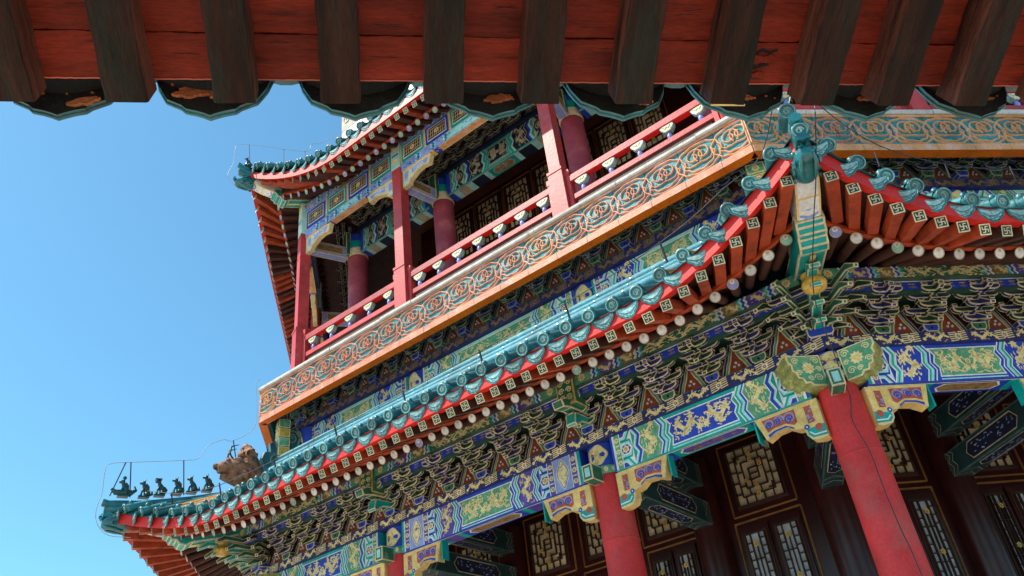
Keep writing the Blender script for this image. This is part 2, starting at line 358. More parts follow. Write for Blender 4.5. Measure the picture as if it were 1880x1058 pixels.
def runner(mb,fr,L,h,m,w,rng,step=.44,gm='gold'):
    """running dragons alternating with blossom clusters"""
    n=max(1,round(L/step)); st=L/n
    for i in range(n):
        x=i*st
        dragon(mb,fr,x+st*.02,x+st*.60,h*.02,h*.98,gm,w,rng,i%2==0,1.6,h*.2,16)
        rosette(mb,fr,x+st*.78,h*.5,h*.34,w+.0006,gm,m,5)
        for s in (-1,1):
            for q in (.18,.36,.54,.72,.88): mb.ribbon(fr,[(x+st*(.78+s*.02),h*q),(x+st*(.78+s*.19),h*(q+s*.08))],h*.085,w,gm)
# ------------------------------------------------------------------ bracket sets (dougong)
def arm(mb,F,L,u0,th,hh,body,edge):
    P=[(-L,u0+hh),(-L,u0+hh*.55),(-L+.012,u0+hh*.28),(-L+.035,u0+hh*.08),(-L+.06,u0),(L-.06,u0),(L-.035,u0+hh*.08),(L-.012,u0+hh*.28),(L,u0+hh*.55),(L,u0+hh)]
    mb.oprism(F,P,-th/2,th/2,body,edge,.009)
def bracket(body,base,edge,H=.33,nose=True):
    mb=MB(); F=L0; k=H/.33; sd=Fr((0,0,0),(0,0,1),(0,1,0),(-1,0,0))
    mb.oprism(F,[(-.045,0),(.045,0),(.07,.03*k),(.07,.075*k),(-.07,.075*k),(-.07,.03*k)],.0,.10,base,edge,.009)
    mb.disc(F,0,.035*k,.013,.104,'black_void',8)
    hh=.052*k
    for t in range(3):
        u=(.08+.083*t)*k; y=.115+.115*t
        arm(mb,F.at(0,0,y),.125 if t<2 else .14,u,.045,hh,body,edge)
        for x in (-1,1): mb.obox(F,x*.108-.026,x*.108+.026,u+hh+.002,u+hh+.03*k,y-.03,y+.03,body,edge,.006)
        if t>0:
            arm(mb,F.at(0,0,y-.115),.20,u,.04,hh,'blue_deep' if 'green' in body else 'green_dark',edge)
            for x in (-1,1): mb.obox(F,x*.18-.024,x*.18+.024,u+hh+.002,u+hh+.028*k,y-.145,y-.085,body,edge,.006)
        if t<2: P=[(0,u),(y+.02,u),(y+.125,u-.055*k),(y+.14,u-.03*k),(y+.045,u+hh+.004),(0,u+hh+.004)]
        else: P=[(0,u),(y+.06,u),(y+.10,u+.012),(y+.085,u+.03),(y+.10,u+hh),(0,u+hh)]
        mb.oprism(sd,P,-.024,.024,body,edge,.008)
        mb.obox(F,-.032,.032,u+hh+.006,u+hh+.034*k,y+.0,y+.06,body,edge,.006)
    return mb
def big_bracket(H,edge='cream'):
    """set above a column: same pile with a wide green nose"""
    mb=bracket('green','blue',edge,H); k=H/.33; sd=Fr((0,0,0),(0,0,1),(0,1,0),(-1,0,0))
    mb.oprism(sd,[(.1,.08*k),(.26,.06*k),(.36,.0*k),(.39,.02*k),(.36,.13*k),(.1,.14*k)],-.055,.055,'teal',edge,.01)
    mb.oprism(sd,[(.1,.17*k),(.42,.16*k),(.55,.13*k),(.58,.20*k),(.5,.24*k),(.1,.25*k)],-.06,.06,'green',edge,.012)
    return mb
def corner_bracket(H,edge='cream',s_=1):
    """fan of diagonal arms at a corner; local w = diagonal outwards"""
    mb=MB(); k=H/.33
    mb.oprism(L0,[(-.09,0),(.09,0),(.11,.03),(.11,.09*k),(-.11,.09*k),(-.11,.03)],-.05,.2,'blue',edge,.01)
    for t in range(4):
        u=(.07+.07*t)*k; ln=(.26+.155*t)*s_
        for a,bd,ex in ((0,'teal',1.12),(-22.5,'green',1),(22.5,'green',1),(-48,'green_dark',.72),(48,'green_dark',.72)):
            r=math.radians(a); o=V((math.sin(r),0,math.cos(r))); sd=Fr((0,0,0),o,(0,1,0),o.cross(V((0,1,0))))
            l=ln*ex; th=.04 if a else .085
            mb.oprism(sd,[(0,u),(l,u),(l+.12,u-.05*k),(l+.135,u-.02*k),(l+.03,u+.055*k),(0,u+.055*k)],-th/2,th/2,bd,edge,.009)
        for s in (-1,1):
            x=.13+.1*t; r=math.radians(22.5*s); o=V((math.sin(r),0,math.cos(r))); xx=V((math.cos(r),0,-math.sin(r)))
            F=Fr(o*(.16+.1*t),xx,(0,1,0),o); arm(mb,F,.13+.02*t,u,.04,.05*k,'blue_deep' if t%2 else 'green_dark',edge)
            for q in (-1,1): mb.obox(F,q*(.11+.02*t)-.022,q*(.11+.02*t)+.022,u+.052*k,u+.078*k,-.03,.03,'green_dark',edge,.006)
    return mb
def back_board(f,a,z0,L,H,xs,edge='cream',red='brick_red'):
    F=FF(f,0,a,z0); mb=MB(); mb.box(F,-L,L,0,H*1.3,-.02,0,'dark_wood')
    for x in xs:
        if abs(x)>L-.12: continue
        k=H/.33; P=[(-.16,.0),(-.135,.04),(-.11,.085),(-.07,.13),(-.04,.19),(0,.25),(.04,.19),(.07,.13),(.11,.085),(.135,.04),(.16,0)]
        P=[(x+p*.60,(q*.86+.035)*k) for p,q in P]; mb.flat(F,inset(P,-.058),.0015,'blue_deep'); mb.ribbon(F,inset(P,-.058),.008,.0025,edge); mb.flat(F,inset(P,-.028),.003,'green_mid' if edge=='cream' else 'green'); mb.ribbon(F,inset(P,-.028),.007,.0045,edge); mb.ribbon(F,P,.012,.008,edge); mb.flat(F,P,.006,red)
        for dx,dy in ((0,.115),(-.022,.082),(.022,.082)): mb.blob(F.p(x+dx,dy*k,.010),.014,'pearl_white',8)
    return mb
# ------------------------------------------------------------------ LOWER STOREY
ap3=9.679*C8; hx3=ap3*T8; tc=1-2*.3102
cols3=[-hx3,-hx3*tc,hx3*tc,hx3]
zbt=-2.175; bh=.34; zbb=zbt-bh
fa=9.13
FACES=(0,1,-1)
wall_a=6.8; hw=wall_a*T8
def column_mb(top,r=.168,r2=.2):
    mb=MB(); mb.lathe(Fr((0,0,G+.25),(1,0,0),(0,1,0),(0,0,1)),[(r2,0),(r2*.99,1.2),(r*1.07,2.6),(r*1.0,top-(G+.25))],'red_column',32,True)
    for z in (top-.62,top-1.5,top-2.5): mb.lathe(Fr((0,0,z),(1,0,0),(0,1,0),(0,0,1)),[(r*1.03+.0,-.006),(r*1.045+.004,0),(r*1.04,.008)],'red_column',32,True,False)
    return mb
def head_mb(fr,r,z0,z1,edge='white'):
    mb=MB(); h=z1-z0
    mb.lathe(Fr((fr.O.x,fr.O.y,z0),(1,0,0),(0,1,0),(0,0,1)),[(r,0),(r,h)],'blue',32,True)
    mb.lathe(Fr((fr.O.x,fr.O.y,z0),(1,0,0),(0,1,0),(0,0,1)),[(r+.003,.0),(r+.006,.005),(r+.006,.075),(r+.003,.08)],'green_mid',32,True,False)
    def wrap(u,v,w=.004):
        a=u/r; return fr.O+fr.U*(math.sin(a)*(r+w))+fr.W*(math.cos(a)*(r+w))+V((0,0,z0+v-fr.O.z))
    def wrib(P,wd,w,m):
        n=len(P); A=[];B=[]
        for i in range(n):
            a,c=V(P[max(i-1,0)]),V(P[min(i+1,n-1)]); d=(c-a).normalized(); nn=V((-d.y,d.x))*wd/2; p=V(P[i]); A.append(wrap(*(p+nn),w)); B.append(wrap(*(p-nn),w))
        mb.add(A+B,[[i,n+i,n+i+1,i+1] for i in range(n-1)],m)
    for i in range(-4,5): 
        u=i*.072; P=[(u+.022*math.cos(2*pi*j/8),.04+.026*math.sin(2*pi*j/8)) for j in range(8)]; mb.add([wrap(*p,.009) for p in P],[list(range(8))],'gold')
    wrib([(-.3,.084),(.3,.084)],.008,.008,edge)
    c=(0,.08+(h-.08)*.5); R=.105
    P=[(c[0]+R*(1+.07*math.cos(5*2*pi*j/30))*math.cos(2*pi*j/30),c[1]+(h-.08)*.42*(1+.07*math.cos(5*2*pi*j/30))*math.sin(2*pi*j/30)) for j in range(30)]
    ctr=wrap(*c,.006); vs=[wrap(*p,.005) for p in P]; mb.add([ctr]+vs,[[0,1+i,1+(i+1)%30] for i in range(30)],'gold')
    wrib(P+[P[0]],.008,.009,'cream')
    rng=random.Random(3)
    for _ in range(9):
        x,y=c[0]+rng.uniform(-.06,.06),c[1]+rng.uniform(-.07,.06); a=rng.uniform(0,6); Q=[(x,y)]
        for k in range(4): x+=.014*math.cos(a);y+=.014*math.sin(a);a+=.9;Q.append((x,y))
        wrib(Q,.006,.009,'gold_deep')
    return mb
SIDE=[('strip',.035,'blue'),('rosette',.075,'green_mid'),('hex',.125,'teal'),('zig',.055,('aqua','blue','blue')),('dragon',.215,'green_mid'),('zig',.075,('blue','aqua','teal'))]
MIDL=[('strip',.045,'teal'),('rosette',.08,'purple'),('oval',.20,'blue_pale'),('rosette',.08,'purple'),('hex',.10,'blue'),('zig',.06,('teal','aqua','blue')),('dragon',.19,'purple'),('zig',.07,('teal','aqua','blue'))]
SIDEB=[('strip',.04,'teal'),('rosette',.075,'purple'),('hex',.125,'blue'),('zig',.055,('aqua','teal','aqua')),('dragon',.24,'blue'),('zig',.075,('teal','aqua','blue'))]
cm=column_mb(zbb+.03)
heads=[];noses=[]
allcols=[('c',0),('c',-1),('c',1),(0,cols3[1]),(0,cols3[2]),(1,cols3[1]),(1,cols3[2]),(-1,cols3[1]),(-1,cols3[2])]
nose=MB(); nose.obox(L0,-.055,.055,-.15,.0,.0,.19,'green','cream',.012); nose.flat(L0,[(-.028,-.12),(.028,-.12),(.028,-.03),(-.028,-.03)],.193,'aqua')
for c in allcols:
    fr=CF(c[1],9.679) if c[0]=='c' else FF(c[0],c[1],ap3)
    top=zbb+.03+(.05 if c[0]=='c' else 0)
    o=inst('column',cm,Matrix.Translation((fr.O.x,fr.O.y,.05 if c[0]=='c' else 0)),tower)
    h=head_mb(fr,.176,top-.0,zbt+.0); h.build('column_head',o)
    inst('beam_end',nose,fr.at(-.03,zbb+.10,.16).mx(),tower)
for f in FACES:
    F=FF(f); hb=fa*T8
    bays=[(cols3[0]+.18,cols3[1]-.18,0),(cols3[1]+.18,cols3[2]-.18,1),(cols3[2]+.18,cols3[3]-.18,0)]
    for x0,x1,k in bays:
        rng=random.Random(10*f+k+5)
        if f==0: sch,cen=((SIDE,('teal','blue','purple')) if k==0 else (MIDL,('blue','green_mid','gold_dim')))
        else: sch,cen=((SIDEB,('blue','green_mid','gold_dim')) if k==0 else (SIDE,('teal','blue','purple')))
        paint_beam(F.at(x0,zbb,fa),x1-x0,bh,.26,sch,cen,None,rng).build('painted_beam',tower)
    # frieze plank with running dragons
    mb=MB(); Lh=(fa+.03)*T8; mb.box(F,-Lh,Lh,zbt+.003,zbt+.115,fa-.3,fa+.03,'blue_deep')
    P=F.at(-Lh,zbt+.003,fa+.0315); runner(mb,P,2*Lh,.112,'blue',.0012,random.Random(f+2)); mb.build('frieze_board',tower)
    # braces below the beams
    for x in cols3:
        for s in (-1,1):
            if abs(x+s*.3)>hx3: continue
            q=MB(); Fq=Fr(F.p(x+s*.15,zbb-.003,fa-.09),F.U*s,F.V,F.W); e=.0015
            O=[(0,0),(.56,0),(.50,-.205),(.40,-.165),(.30,-.16),(.235,-.205),(.17,-.215),(.165,-.28),(.135,-.325),(.06,-.345),(0,-.34)]
            q.oprism(Fq,O,-.06,.05,'yellow','cream',.006)
            w=.053
            q.flat(Fq,[(.205,-.028),(.50,-.028),(.47,-.145),(.41,-.125),(.31,-.122),(.235,-.16),(.205,-.14)],w,'orange_red')
            for (a,b,r,ss) in ((.26,-.085,.052,1),(.355,-.072,.044,-1),(.44,-.08,.042,1)): scroll(q,Fq,a,b,r,'blue_pale',w+.001,.011,ss); scroll(q,Fq,a+.01,b-.012,r*.7,'blue',w+.0015,.011,-ss)
            q.flat(Fq,[(.065,-.04),(.125,-.04),(.125,-.19),(.065,-.19)],w,'orange_red'); squig(q,Fq,.07,.12,-.18,-.05,7,'blue_pale',w+.001,random.Random(4),.06,.01)
            q.flat(Fq,[(.0,-.225),(.15,-.235),(.15,-.28),(.12,-.315),(.0,-.325)],w,'teal'); q.ribbon(Fq,[(0,-.30),(.10,-.295),(.135,-.26)],.012,w+.001,'white'); q.disc(Fq,.05,-.245,.032,w+.0015,'orange_red'); q.disc(Fq,.145,-.215,.022,w+.0015,'blue'); q.disc(Fq,.145,-.215,.008,w+.002,'white')
            q.flat(Fq,[(.47,-.19),(.40,-.16),(.30,-.155),(.245,-.195),(.25,-.175),(.31,-.14),(.41,-.145),(.475,-.165)],w+.0005,'blue')
            q.box(Fq,.5605,.575,-.20,.0,-.055,.045,'teal')
            q.build('beam_brace',tower)
# bracket zone, lower
za=zbt+.118; H1=.335
bA=bracket('green_dark','blue','cream',H1); bB=bracket('blue_deep','green','cream',H1); bC=big_bracket(H1)
sets=[];sp=.46
for f in FACES:
    xs=[i*sp for i in range(-8,9) if abs(i*sp)<3.45]
    for i,x in enumerate(xs):
        near=any(abs(x-c)<.2 for c in cols3[1:3])
        sets.append((bC if near else (bA if i%2 else bB),FF(f,x,9.06,za).mx()))
    back_board(f,9.085,za,3.75,H1,[x+sp/2 for x in xs]+[xs[0]-sp/2]).build('bracket_panel',tower)
ck=corner_bracket(H1)
# ------------------------------------------------------------------ eaves
def rise(kind,f,x):
    if kind=='lo':
        u=max(0,(abs(x)-2.8)/1.6)
        return (.42*u**1.3 if (f==0 and x>0) else .37*u**1.75),u
    u=max(0,(abs(x)-2.0)/1.85); return .70*u**1.8,u
EV={'lo':dict(disc=(10.50,-1.74,.33),sw=(10.42,-1.955,.33),rd=(10.0,-1.855,.25),pur=(9.42,-1.60),xin=2.8,roof=(8.92,-.80)),
    'up':dict(disc=(9.53,3.97,.15),sw=(9.45,3.69,.15),rd=(9.10,3.77,.12),pur=(8.72,4.06),xin=2.0,roof=(7.9,5.2))}
def ev(kind,key,f,x):
    a,z,p=EV[kind][key]; r,u=rise(kind,f,x); k={'disc':1,'sw':.97,'rd':.62}[key]
    return a+p*u*u, z+r*k
def dirmx(o,out,up):
    w=out.normalized(); u=up.cross(w).normalized(); v=w.cross(u); return Fr(o,u,v,w).mx()
def xs_eave(kind,key,f,sp,off=0):
    xs=[];i=0;res=[]
    a0=EV[kind][key][0]
    n=int(a0*T8/sp)+3
    for i in range(-n,n+1):
        x=(i+off)*sp; a,z=ev(kind,key,f,x)
        if abs(x)<a*T8-(.07 if key!='disc' else .05): res.append(x)
    return res
def xin(kind,x,ap):
    k=EV[kind]['xin']; lim=ap*T8; aw=EV[kind]['sw'][0]*T8
    if abs(x)<=k: return x
    return math.copysign(k+(abs(x)-k)*(lim-k)/(aw+.1-k),x)
SWs=.085
def swast(mb,w,s=SWs,col='green_dark'):
    h=s/2; mb.rect(L0,-h,h,-h,h,w,'cream'); mb.rect(L0,-h+.009,h-.009,-h+.009,h-.009,w+.001,col)
    q=.022; t=.007
    for P in ([(0,-q),(0,q)],[(-q,0),(q,0)],[(0,q),(q,q)],[(q,0),(q,-q)],[(0,-q),(-q,-q)],[(-q,0),(-q,q)]): mb.ribbon(L0,P,t,w+.002,'cream')
fly=MB(); fly.box(L0,-SWs/2,SWs/2,-SWs/2,SWs/2,-.62,0,'red_wood'); swast(fly,.0015)
fly2=MB(); fly2.box(L0,-SWs/2,SWs/2,-SWs/2,SWs/2,-.62,0,'dark_wood'); swast(fly2,.0015)
def pearl(c):
    mb=MB(); mb.tube([(0,0,-.75),(0,0,0)],.042,'dark_wood',14,True,True,V((0,1,0)))
    mb.disc(L0,0,0,.046,.002,c,18); mb.disc(L0,0,-.0,.037,.003,'white' if c=='pearl_white' else c,16); mb.disc(L0,0,.020,.020,.0035,'pearl_white',12); mb.disc(L0,0,.024,.011,.0045,'gold_deep',10)
    mb.ribbon(L0,[(.0435*math.cos(a),.0435*math.sin(a)) for a in [2*pi*j/20 for j in range(20)]],.006,.0035,'cream_dim',True)
    return mb
pw,pb,pg=pearl('pearl_white'),pearl('pearl_blue'),pearl('pearl_green')
def cover_tile(gl,gp,R=.061):
    mb=MB(); mb.tube([(0,.0,-.30),(0,0,-.012)],R*.82,gl,14,False,True,V((0,1,0)))
    pr=[(R*.98,-.012),(R*1.02,0),(R,.010),(R*.76,.012),(R*.70,.002)]
    mb.lathe(L0,pr,gl,18,True,False); mb.disc(L0,0,0,R*.72,.002,'glaze_dark',16)
    mb.ribbon(L0,[(R*.86*math.cos(a),R*.86*math.sin(a)) for a in [2*pi*j/18 for j in range(18)]],.006,.013,gp,True)
    scroll(mb,L0,0,0,R*.5,gp,.003,.011,1,1.4,.006); scroll(mb,L0,0,0,R*.42,gp,.003,.008,-1,.8,.005)
    mb.blob((0,R*.95,-.09),.028,gl,10,(1,1.25,1))
    return mb
def drip_tile(gl,gp,W=.100,D=.108):
    mb=MB(); P=[(-W,.02),(-W*1.02,-.01),(-W*.90,-D*.42),(-W*.62,-D*.62),(-W*.42,-D*.86),(-W*.12,-D*.92),(0,-D),(W*.12,-D*.92),(W*.42,-D*.86),(W*.62,-D*.62),(W*.90,-D*.42),(W*1.02,-.01),(W,.02),(W*.5,.008),(0,.0),(-W*.5,.008)]
    mb.prism(L0,P,-.006,.006,gl); Q=inset(P,.012); mb.flat(L0,Q,.008,gp); mb.ribbon(L0,P[:13],.010,.0065,gl,th=.004)
    mb.ribbon(L0,[(-W*.8,-.02),(-W*.45,-.045),(0,-.056),(W*.45,-.045),(W*.8,-.02)],.010,.0085,gl,th=.003)
    squig(mb,L0,-W*.55,W*.55,-D*.8,-.06,9,gl,.009,random.Random(5),.045,.005)
    # trough behind
    n=7; vs=[]
    for w in (-.02-.25,-.006):
        for i in range(n): t=-1+2*i/(n-1); vs.append((W*t,.03-.05*(1-t*t),w))
    mb.add(vs,[[i,i+1,n+i+1,n+i] for i in range(n-1)],gl,True)
    return mb
ct=cover_tile('glaze','glaze_pale'); dt=drip_tile('glaze','glaze_pale')
flys=[];rds=[];cts=[];dts=[]
def eave(kind,f):
    F=FF(f); E_=EV[kind]; loc=[[],[],[],[]]
    up=V((0,0,1)); n,t=face(f)
    # flying rafters
    for i,x in enumerate(xs_eave(kind,'sw',f,.178)):
        a,z=ev(kind,'sw',f,x); o=PT(f,x,a,z); ai,zi=ev(kind,'rd',f,x*.97); xi=x if abs(x)<E_['xin'] else math.copysign(E_['xin']+(abs(x)-E_['xin'])*.72,x)
        p=PT(f,xi,E_['rd'][0]-.05,(E_['rd'][1]+.13+ (z-E_['sw'][1])*.45))
        d=(o-p).normalized()+t*random.uniform(-.012,.012)+V((0,0,random.uniform(-.01,.01))); loc[0].append((fly if (abs(x)>3.0 or random.random()<.35) else fly2,dirmx(o,d,up)))
    for i,x in enumerate(xs_eave(kind,'rd',f,.178,.5)):
        a,z=ev(kind,'rd',f,x); o=PT(f,x,a,z); xi=xin(kind,x,E_['pur'][0]-.3); p=PT(f,xi,E_['pur'][0]-.3,E_['pur'][1]+.25+(z-E_['rd'][1])*.2)
        if kind=='up': m=pg if i%2 else pb
        else: m=pw if (i*7)%(11 if abs(x)<3.1 else 3) else (pg if i%2 else pb)
        loc[1].append((m,dirmx(o,o-p,up)))
    xs=xs_eave(kind,'disc',f,.2365)
    rf=E_['roof']
    for x in xs:
        a,z=ev(kind,'disc',f,x); o=PT(f,x,a,z); zz_=(rf[1]-E_['disc'][1])/(E_['disc'][0]-rf[0])
        d=n*1-V((0,0,1))*(zz_*.62); 
        if abs(x)>E_['xin']: d+=t*math.copysign(.35*(abs(x)-E_['xin'])/1.6,x)
        d+=t*random.uniform(-.05,.05)+V((0,0,random.uniform(-.05,.05))); o+=V((0,0,random.uniform(-.006,.006)))+n*random.uniform(-.008,.008)
        loc[2].append((ct,dirmx(o,d,(up+t*random.uniform(-.12,.12)).normalized())))
    for x in [x+.118 for x in xs[:-1]]+[xs[0]-.118,xs[-1]+.118]:
        a,z=ev(kind,'disc',f,x); o=PT(f,x,a-.02,z-.068); d=n-V((0,0,1))*.15
        if abs(x)>E_['xin']: d+=t*math.copysign(.35*(abs(x)-E_['xin'])/1.6,x)
        d+=t*random.uniform(-.06,.06); o+=V((0,0,random.uniform(-.007,.005)))
        loc[3].append((dt,dirmx(o,d,(up+t*random.uniform(-.07,.07)).normalized())))
    # strips following the eave line
    N=60; full=[]
    for i in range(N+1):
        x=-1+2*i/N; full.append(x)
    def xa(key,s):
        lo,hi=0,6
        for _ in range(30):
            m=(lo+hi)/2; a,z=ev(kind,key,f,math.copysign(m,s))
            if m<a*T8: lo=m
            else: hi=m
        return lo*s
    def strip(name,pr,m,key,m2=None):
        """pr: cross-section offsets (da,dz) relative to the curve"""
        b=MB(); P=[];
        for s in full:
            x=xa(key,s/abs(s) if s else 1)*abs(s) if s else 0
            a,z=ev(kind,key,f,x); k=(a and 1)
            P.append([PT(f,x*(a+da)/a,a+da,z+dz) for da,dz in pr])
        vs=[p for r in P for p in r]; q=len(pr)
        b.add(vs,[[i*q+j,(i+1)*q+j,(i+1)*q+(j+1)%q,i*q+(j+1)%q] for i in range(N) for j in range(q)],m,False)
        return b
    strip('x',[(.055,.175),(.05,.045),(-.02,.045),(-.02,.175)],'red_bright','sw').build('eave_edge_board',tower)
    strip('x',[(.02,.085),(.025,.045),(-.02,.045),(-.02,.085)],'red_wood','rd').build('rafter_batten',tower)
    # soffit boards
    b=MB(); rows=[]
    for s in full:
        sg=1 if s>=0 else -1; x=xa('sw',sg)*abs(s); a,z=ev(kind,'sw',f,x); x2=xa('rd',sg)*abs(s); a2,z2=ev(kind,'rd',f,x2); a3,z3=E_['pur']; a3-=.3; x3=a3*T8*s
        rows.append([PT(f,x,a-.0,z+.046),PT(f,x2,a2-.0,z2+.20),PT(f,x2,a2-.0,z2+.052),PT(f,x3,a3,z3+.25+.06+(z2-E_['rd'][1])*.2)])
    vs=[p for r in rows for p in r]
    b.add(vs,[[i*4+j,(i+1)*4+j,(i+1)*4+j+1,i*4+j+1] for i in range(N) for j in range(3)],'dark_wood'); b.build('soffit',tower)
    return loc
LO={};UP={}
for f in FACES: LO[f]=eave('lo',f)
for f in FACES: UP[f]=eave('up',f)
def gather(i):
    def vis(l,f,side=0):
        return l
    B=LO[1][i]; Bn=[q for q in B if (q[1].translation-corner(0,11,0)).length<6.2]; Br=[q for q in B if not (q[1].translation-corner(0,11,0)).length<6.2]
    C=LO[-1][i]; k=len(C)
    return LO[0][i],Bn,UP[0][i],Br,C[::-1],UP[-1][i][::-1],UP[1][i]
for i,nm in enumerate(('flying_rafter','round_rafter','cover_tile_end','drip_tile')):
    g=gather(i); items=g[0]+g[1]
    u=g[2]; u=sorted(u,key=lambda q:q[1].translation.y)
    room=98-len(items); items=items+u[:room]+u[room:]+g[3]+g[4]+g[5]+g[6]
    emit(nm,items,tower,{'flying_rafter':'flying_rafters','round_rafter':'round_rafters','cover_tile_end':'cover_tile_ends','drip_tile':'drip_tiles'}[nm])
# ------------------------------------------------------------------ roofs
def roof(kind,f,tile='glaze',alt='glaze_yellow'):
    E_=EV[kind]; a1,z1=E_['roof']; mb=MB(); N=44; rows=[]
    def xa(s):
        lo,hi=0,6
        for _ in range(30):
            m=(lo+hi)/2; a,z=ev(kind,'disc',f,math.copysign(m,s))
            if m<a*T8: lo=m
            else: hi=m
        return lo*s
    for i in range(N+1):
        s=-1+2*i/N; x=xa(1 if s>=0 else -1)*abs(s); a,z=ev(kind,'disc',f,x); r=[]
        for k in range(9):
            t=k/8; aa=a+(a1-a)*t; zz=(z-.06)+(z1-z+.06)*(t*.82+.18*t*t); r.append(PT(f,x+(a1*T8*s-x)*t,aa,zz))
        rows.append(r)
    vs=[p for r in rows for p in r]; mb.add(vs,[[i*9+k,(i+1)*9+k,(i+1)*9+k+1,i*9+k+1] for i in range(N) for k in range(8)],tile,False)
    # tile rows
    xs=xs_eave(kind,'disc',f,.2365)
    for x in xs:
        a,z=ev(kind,'disc',f,x); P=[]
        s=x/xa(1 if x>=0 else -1)*(1 if x>=0 else -1) if x else 0
        lim=abs(x)
        for k in range(7):
            t=.04+k/6*.96; aa=a+(a1-a)*t; xx=x if abs(x)<aa*T8-.05 else math.copysign(aa*T8-.05,x)
            if abs(x)>aa*T8: break
            zz=(z-.0)+(z1-z+.03)*(t*.82+.18*t*t); P.append(PT(f,x,aa,zz))
        if len(P)>1: mb.tube(P,.052,alt if (f!=1 and 3.0<abs(x)<3.95) or kind=='up' and abs(x)<1 else tile,8,False)
    return mb
for f in FACES:
    roof('lo',f).build('tiled_roof',tower); roof('up',f).build('tiled_roof',tower)
# wall ridge over the lower roof (three glazed rolls) and ridge on top of upper roof
for f in FACES:
    F=FF(f); mb=MB()
    for a,z,r in ((9.13,-.755,.065),(9.06,-.645,.05),(9.0,-.55,.055),(8.95,-.485,.03)):
        h=a*T8; nn=int(2*h/.42)
        mb.tube([F.p(-h,z,a),F.p(h,z,a)],r,'glaze_blue',12)
        for i in range(nn): mb.tube([F.p(-h+.42*i-.008,z,a),F.p(-h+.42*i+.008,z,a)],r*1.06,'glaze_dark',12)
    mb.box(F,-8.9*T8,8.9*T8,-1.1,-.49,8.5,8.95,'glaze_blue')
    mb.build('wall_ridge',tower)
    F=FF(f); mb=MB()
    for a,z,r in ((8.0,5.25,.1),(7.95,5.42,.07)): mb.tube([F.p(-a*T8,z,a),F.p(a*T8,z,a)],r,'glaze',10)
    mb.box(F,-7.93*T8,7.93*T8,4.9,5.45,7.6,7.93,'glaze'); mb.build('wall_ridge',tower)
# ------------------------------------------------------------------ purlins with painted bands
def purlin(f,a,z0,h,L,gold,rng,xs):
    F=FF(f,0,a,z0); mb=MB(); n=8; pts=[]
    for i in range(n+1):
        t=-pi/2+pi*i/n; pts.append((.055*math.cos(t),h/2+h/2*math.sin(t)))
    mb.prism(Fr(F.O,F.W,F.V,F.U),[(-.2,0)]+pts+[(-.2,h)],-L,L,'green_dark')
    b=[-L]+list(xs)+[L]
    for x0,x1 in zip(b[:-1],b[1:]):
        w=.058; l=x1-x0; P=F.at(x0+.08,h*.12,w); hh=h*.76; l-=.16
        mb.rect(P,0,l,0,hh,.0,'gold_dim' if not gold else 'gold_deep'); 
        seg=[0,.09,.2,.30,.70,.80,.91,1]; cols=['green_mid','purple','gold_dim','green','gold_dim','purple','green_mid']
        for i,c in enumerate(cols): mb.rect(P,seg[i]*l,seg[i+1]*l,0,hh,.001,c)
        for q,s in ((.09,1),(.2,1),(.30,1),(.70,-1),(.80,-1),(.91,-1)):
            for k,c in enumerate(('white','blue','aqua','teal')): mb.ribbon(P,zz(q*l+s*k*.024,hh,hh*.22,s),.023,.002+.0003*k,c)
        n=max(2,int(.4*l/(hh*3)))
        for k in range(n):
            a=.35*l+.31*l*k/n; dragon(mb,P,a,a+.31*l/n,.0,hh,'gold',.0035,rng,k%2==1,1.8,hh*.17,22)
        squig(mb,P,.31*l,.69*l,0,hh,int(l*30),'gold',.0038,rng,.07,.010)
        for a0,a1 in ((.125,.19),(.235,.29),(.71,.765),(.81,.875)): dragon(mb,P,a0*l,a1*l,.0,hh,'gold',.0035,rng,False,1.0,hh*.2,12)
        for q in (.045,.955): rosette(mb,P,q*l,hh/2,hh*.42,.004,'gold','gold_deep')
    return mb
for f in FACES:
    F=FF(f); L=9.45*T8
    purlin(f,9.40,-1.70,.145,L,True,random.Random(f+31),cols3[1:3]).build('purlin',tower)
    mb=MB(); mb.box(F,-L,L,-1.79,-1.702,9.33,9.41,'green_dark'); mb.rect(F,-L+.02,L-.02,-1.785,-1.707,9.4115,'blue')
    for i in range(int(2*L/.12)):
        x=-L+.1+i*.12; mb.ribbon(F,[(x-.03,-1.73),(x+.03,-1.73)],.010,9.413,'cream_dim'); mb.ribbon(F,[(x-.035,-1.76),(x+.035,-1.76)],.010,9.413,'gold_dim'); mb.ribbon(F,[(x,-1.72),(x,-1.775)],.009,9.414,'gold_dim')
    mb.ribbon(F,[(-L,-1.702),(L,-1.702)],.010,9.414,'white')
    mb.box(F,-9.0*T8,9.0*T8,-1.74,-1.71,8.9,9.325,'green_dark'); mb.build('purlin_board',tower)
    for x in cols3[1:3]:
        mb=MB(); mb.obox(F,x-.10,x+.10,-1.86,-1.56,9.3,9.50,'green','gold_deep',.014)
        for q in ((-1.86,-1.66),): 
            for i in range(3):
                for j in range(2): scroll(mb,F,x-.045+.09*j,-1.63-.08*i,.034,'gold',9.503,.012,1-2*j)
        mb.build('carved_block',tower)
emit('bracket_set',sets,tower)
for k in (0,-1,1): inst('corner_bracket_set',ck,CF(k,9.72,za).mx(),tower)
